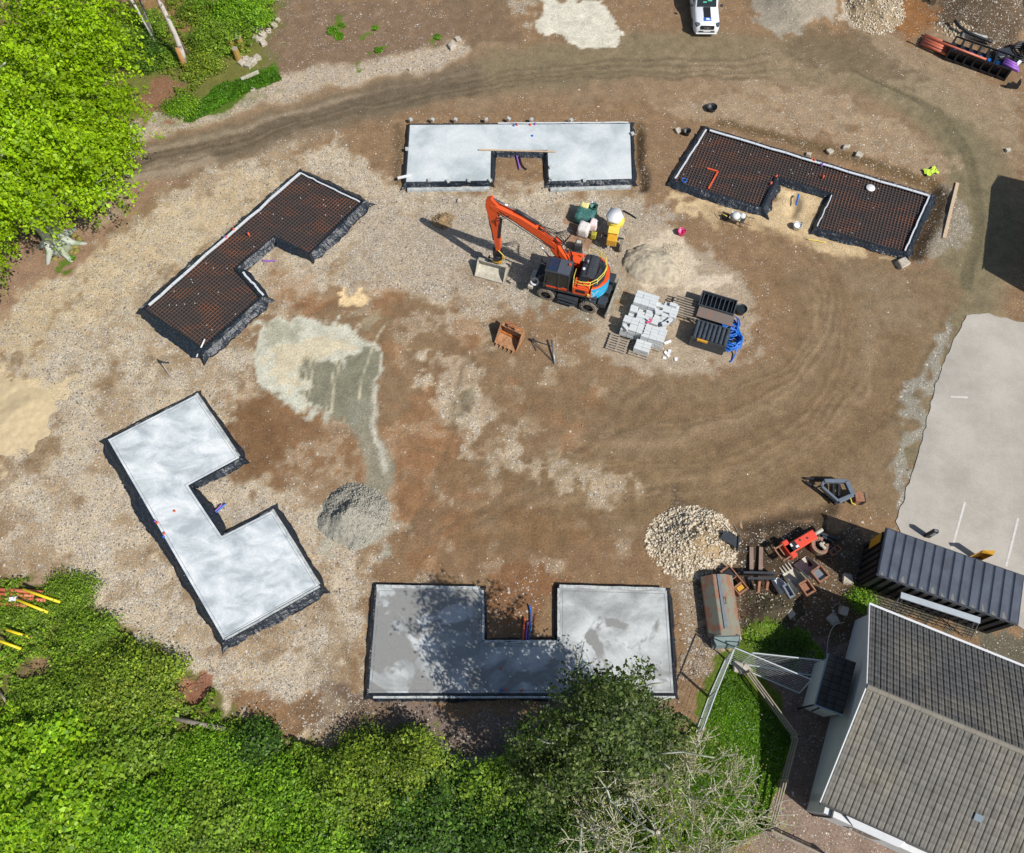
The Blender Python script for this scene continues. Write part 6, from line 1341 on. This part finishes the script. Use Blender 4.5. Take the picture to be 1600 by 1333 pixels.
# bushes and small trees
LG=[(150,186,30),(124,168,24),(168,200,44),(104,148,24),(138,178,36)]; MG=[(104,136,34),(88,118,30),(128,158,46),(138,164,52)]; DK=[(62,94,26),(78,114,34),(52,78,24),(96,130,42)]; OL=[(134,156,44),(112,138,36),(156,172,58),(92,118,34)]
BR=[(128,170,34),(108,152,28),(146,184,44),(92,134,26)]
BRT=lambda L_,k=1.1:[tuple(min(250,v*k) for v in c_) for c_ in L_]
LG,MG,DK,OL,BR=[BRT(q,kk) for q,kk in ((LG,1.06),(MG,1.12),(DK,1.12),(OL,1.1),(BR,1.08))]
bs=[((195,1065),2.1,1.8,1.9,OL,'yellow-green shrub at the top of the undergrowth, beside the brown bare patch',900,.16),
((45,1180),2.2,1.7,2.2,LG,'broad-leaved bright sapling near the left edge of the undergrowth',700,.26),
((95,1255),2.6,2.0,2.6,LG,'largest broad-leaved bright tree in the bottom left corner',1000,.28),
((25,1300),2.0,1.8,2.2,LG,'bright leafy sapling in the very corner at bottom left',700,.28),
((215,1290),2.2,1.8,1.8,BR,'fresh green bush right of the corner saplings',800,.2),
((185,1170),1.8,1.4,1.6,MG,'mid green bush in the middle of the left undergrowth',650,.22),
((95,1100),1.7,1.3,1.2,MG,'low green bush below the yellow poles',500,.18),
((330,1190),2.0,1.5,1.2,BR,'bright grassy bush below the fallen log line',700,.14),
((330,1280),2.0,1.6,1.5,MG,'rounded green bush at the bottom, left of centre',700,.2),
((425,1240),1.9,1.5,1.5,BR,'lively green bush between darker ones at the bottom',650,.18),
((400,1165),.9,.7,1.2,DK,'small dark bush at the edge of the brown soil patch',380,.18),
((590,1215),2.0,1.5,2.4,OL,'olive leafed young tree reaching up to the shade below the grey foundation',900,.16),
((650,1185),1.1,1.1,3.2,OL,'taller olive sapling beside the young tree, its tip nearest the grey foundation',500,.16),
((540,1230),1.8,1.5,1.9,MG,'green bush under the olive young tree',600,.18),
((500,1305),2.0,1.6,1.6,BR,'bright bush at the bottom edge right of the rounded green one',650,.18),
((690,1260),2.3,1.8,2.6,DK,'deep green bush at the bottom centre',900,.2),
((620,1310),1.7,1.5,1.8,DK,'dark bush with yellow flecks at the bottom edge',550,.18),
((780,1245),1.9,1.5,2.0,MG,'mid green bush just left of the evergreen',700,.2),
((800,1310),2.0,1.6,2.4,DK,'dark bush at the bottom edge left of the twiggy tree',700,.18),
((890,1275),2.0,1.8,2.2,DK,'dark shrub beneath the left branches of the twiggy tree',700,.16),
((1000,1190),1.3,1.1,1.6,DK,'small dark shrub under the right side of the evergreen',350,.15),
((225,85),1.5,1.2,2.0,DK,'dark green bush left of the birch trunks',500,.16),
((215,55),1.9,1.7,2.0,MG,'green bush against the beech crown at the top',600,.16),
((340,60),1.9,1.6,1.8,MG,'green bush beside the ditch, above the tumbled rocks',600,.16),
((372,18),2.2,1.6,2.0,BR,'bright bush at the top edge right of the birches',700,.17),
((310,20),1.2,1.0,1.3,OL,'olive scrub at the top edge between birch and bright bush',250,.14),
((318,100),1.1,.9,1.4,OL,'yellowish scrub just right of the thick birch foot',300,.13),
((255,90),1.2,.9,1.0,MG,'low green scrub left of the thick birch foot',330,.13),
((285,165),.9,.8,.8,BR,'low bright tuft at the ditch mouth',240,.12),
((110,925),1.0,.9,.7,MG,'low green clump at the tip of the orange pipes',260,.12),
((140,995),1.3,1.0,1.0,MG,'green clump at the shaded bend of the gravel edge',380,.15),
((30,960),1.5,.8,.7,MG,'green clump between the orange pipes and lone yellow pole',300,.13),
((1190,980),.6,.3,.3,MG,'bright weeds on the mossy mound above the lawn',60,.1),
((1348,938),.5,.4,.6,BR,'small bright weed at the house corner by the container',90,.1),
((1225,1010),1.2,.5,.35,DK,'dark weeds in the shade above the mesh panels',110,.1)]
for i,(p,rx,ry,h,base,lab,ns,sz) in enumerate(bs):
    h*=.62; x,y,_=G(*p,h*.4); t=thing('bush',lab,'bush',(x,y,0),0,'bushes around the site'); f=MB(); rr=random.Random(i); tips=[]
    for k in range(4): a=k*1.6+i; limb(f,(0,0,0),(.6*math.cos(a),.6*math.sin(a),1),h*.75,.04,1,rr,tips,3,.5,.2)
    f.obj('stem',M_BARKD,t); crown((0,0,h*.55),(rx,ry,h*.7),int(ns*.75),30,sz*.68,base,100+i,t,.2,.5,.35,.0,zmin=.05,lump=.9)
# ground cover
def scatter(poly,n,seed,excl=()):
    r=np.random.default_rng(seed); P=[G2(p) for p in poly]; x0,x1=min(p[0] for p in P),max(p[0] for p in P); y0,y1=min(p[1] for p in P),max(p[1] for p in P)
    x=r.uniform(x0,x1,n*3); y=r.uniform(y0,y1,n*3); w=.5*(fbm(x,y,.8,seed,3)-.5)
    k=sdpoly(x+w,y+w,P)<0
    for e in excl: k&=sdpoly(x+w,y+w,[G2(p) for p in e])>0
    return x[k][:n],y[k][:n],r
def cover(poly,n,sz,hmax,base,seed,label,excl=(),patch=.0,nz=.45):
    x,y,r=scatter(poly,n,seed,excl); q=fbm(x,y,.7,seed+3,4); k=q>patch; x,y,q=x[k],y[k],q[k]; h=np.clip((q-.3)*2.2,0.02,1)*hmax*r.uniform(.35,1,len(x))
    P=np.stack([x,y,gh(x,y)+.02+h],1); c=colmix(len(x),base,r)*(.45+1.1*fbm(x,y,2.2,seed+8,4))[:,None]
    o=leaves('ground_cover',P,np.array([0,0,1.0])+r.normal(0,nz,(len(x),3)),sz,np.clip(c,0,1),seed=seed); tag(o,label,'ground cover',kind='stuff')
VEG=[(0,905),(70,905),(105,912),(122,975),(190,990),(265,1035),(350,1085),(395,1150),(520,1168),(620,1165),(700,1215),(830,1218),(1060,1205),(1080,1345),(0,1345),(-60,1345),(-60,905)]
cover(VEG,150000,.11,.8,MG+BR+[(150,170,56),(84,104,40),(150,140,84),(168,190,60)],301,'tangle of mixed green plants covering the ground along the bottom left',excl=[ell(290,1080,36,26),ell(60,1050,26,18),ell(215,1195,12,8),ell(140,1160,14,7),ell(335,1225,16,7),ell(262,1200,9,7)],patch=.42)
cover([(150,0),(400,0),(395,40),(350,75),(330,120),(290,185),(270,120),(200,110),(190,40)],22000,.13,.6,MG+OL+[(150,140,70),(160,130,80)],302,'scrubby growth along the ditch at the upper left',patch=.52)
cover([(285,190),(340,137),(430,105),(440,125),(390,145),(300,192)],9000,.11,.3,[(84,132,22),(100,150,28),(70,116,20)],303,'strip of bright grass above the haul road')
GR=[(104,150,20),(88,134,16),(120,166,28),(76,116,14)]
cover([(1140,1040),(1160,1050),(1235,1152),(1195,1295),(1100,1345),(900,1345),(900,1225),(1060,1210),(1085,1175),(1112,1100)],60000,.085,.10,GR,304,'cut grass of the small lawn inside the fences',nz=.6)
cover([(1150,975),(1265,985),(1290,1030),(1170,1015)],6000,.08,.12,MG,305,'rough grass behind the mesh panels',patch=.45)
for i,(cx,cy,r) in enumerate(((520,50,9),(530,58,7),(592,78,6),(585,45,5),(685,58,6),(535,40,5),(112,405,6))):
    cover(ell(cx,cy,r,r*.8),260,.12,.15,[(90,140,20),(110,160,30)],320+i,'small green tuft on the bare brown soil bank')
# fallen daisies on the lawn
x,y,r_=scatter([(1140,1080),(1180,1080),(1230,1152),(1195,1290),(1120,1200)],170,77); P=np.stack([x,y,np.full(len(x),.2)],1); o=leaves('daisies',P,np.array([0,0,1.0])+r_.normal(0,.1,(len(x),3)),.032,np.tile(np.array([[.7,.7,.68]]),(len(x),1)),asp=1,seed=77); tag(o,'tiny white daisies scattered over the lawn','flowers',kind='stuff')
# dead twigs on edges
f=MB(); rr=random.Random(9)
for k in range(70):
    px_,py_=rr.choice([(rr.uniform(230,300),rr.uniform(120,185)),(rr.uniform(20,120),rr.uniform(1000,1070)),(rr.uniform(260,320),rr.uniform(1060,1100)),(rr.uniform(1050,1110),rr.uniform(970,1080))]); p_=Vector(G(px_,py_,.08)); a=rr.uniform(0,6.28); f.tube([p_,p_+Vector((math.cos(a)*.5,math.sin(a)*.5,rr.uniform(0,.25)))],.014,4)
tag(f.obj('twig_litter',M_BARKD),'dead twigs littered along the scrub edges','twigs',kind='stuff')
for i,(a,b,l) in enumerate([((270,1122),(352,1140),'long grey fallen log across the undergrowth below the brown patch'),((60,1070),(110,1085),'short dark log in the left undergrowth'),((0,1082),(12,1100),'white stick at the left edge of the undergrowth')]):
    px_tube('fallen_log',[(*a,.35),(*b,.35)],.11 if i<2 else .06,M_WOODG if i!=1 else M_BARKD,l,'log')
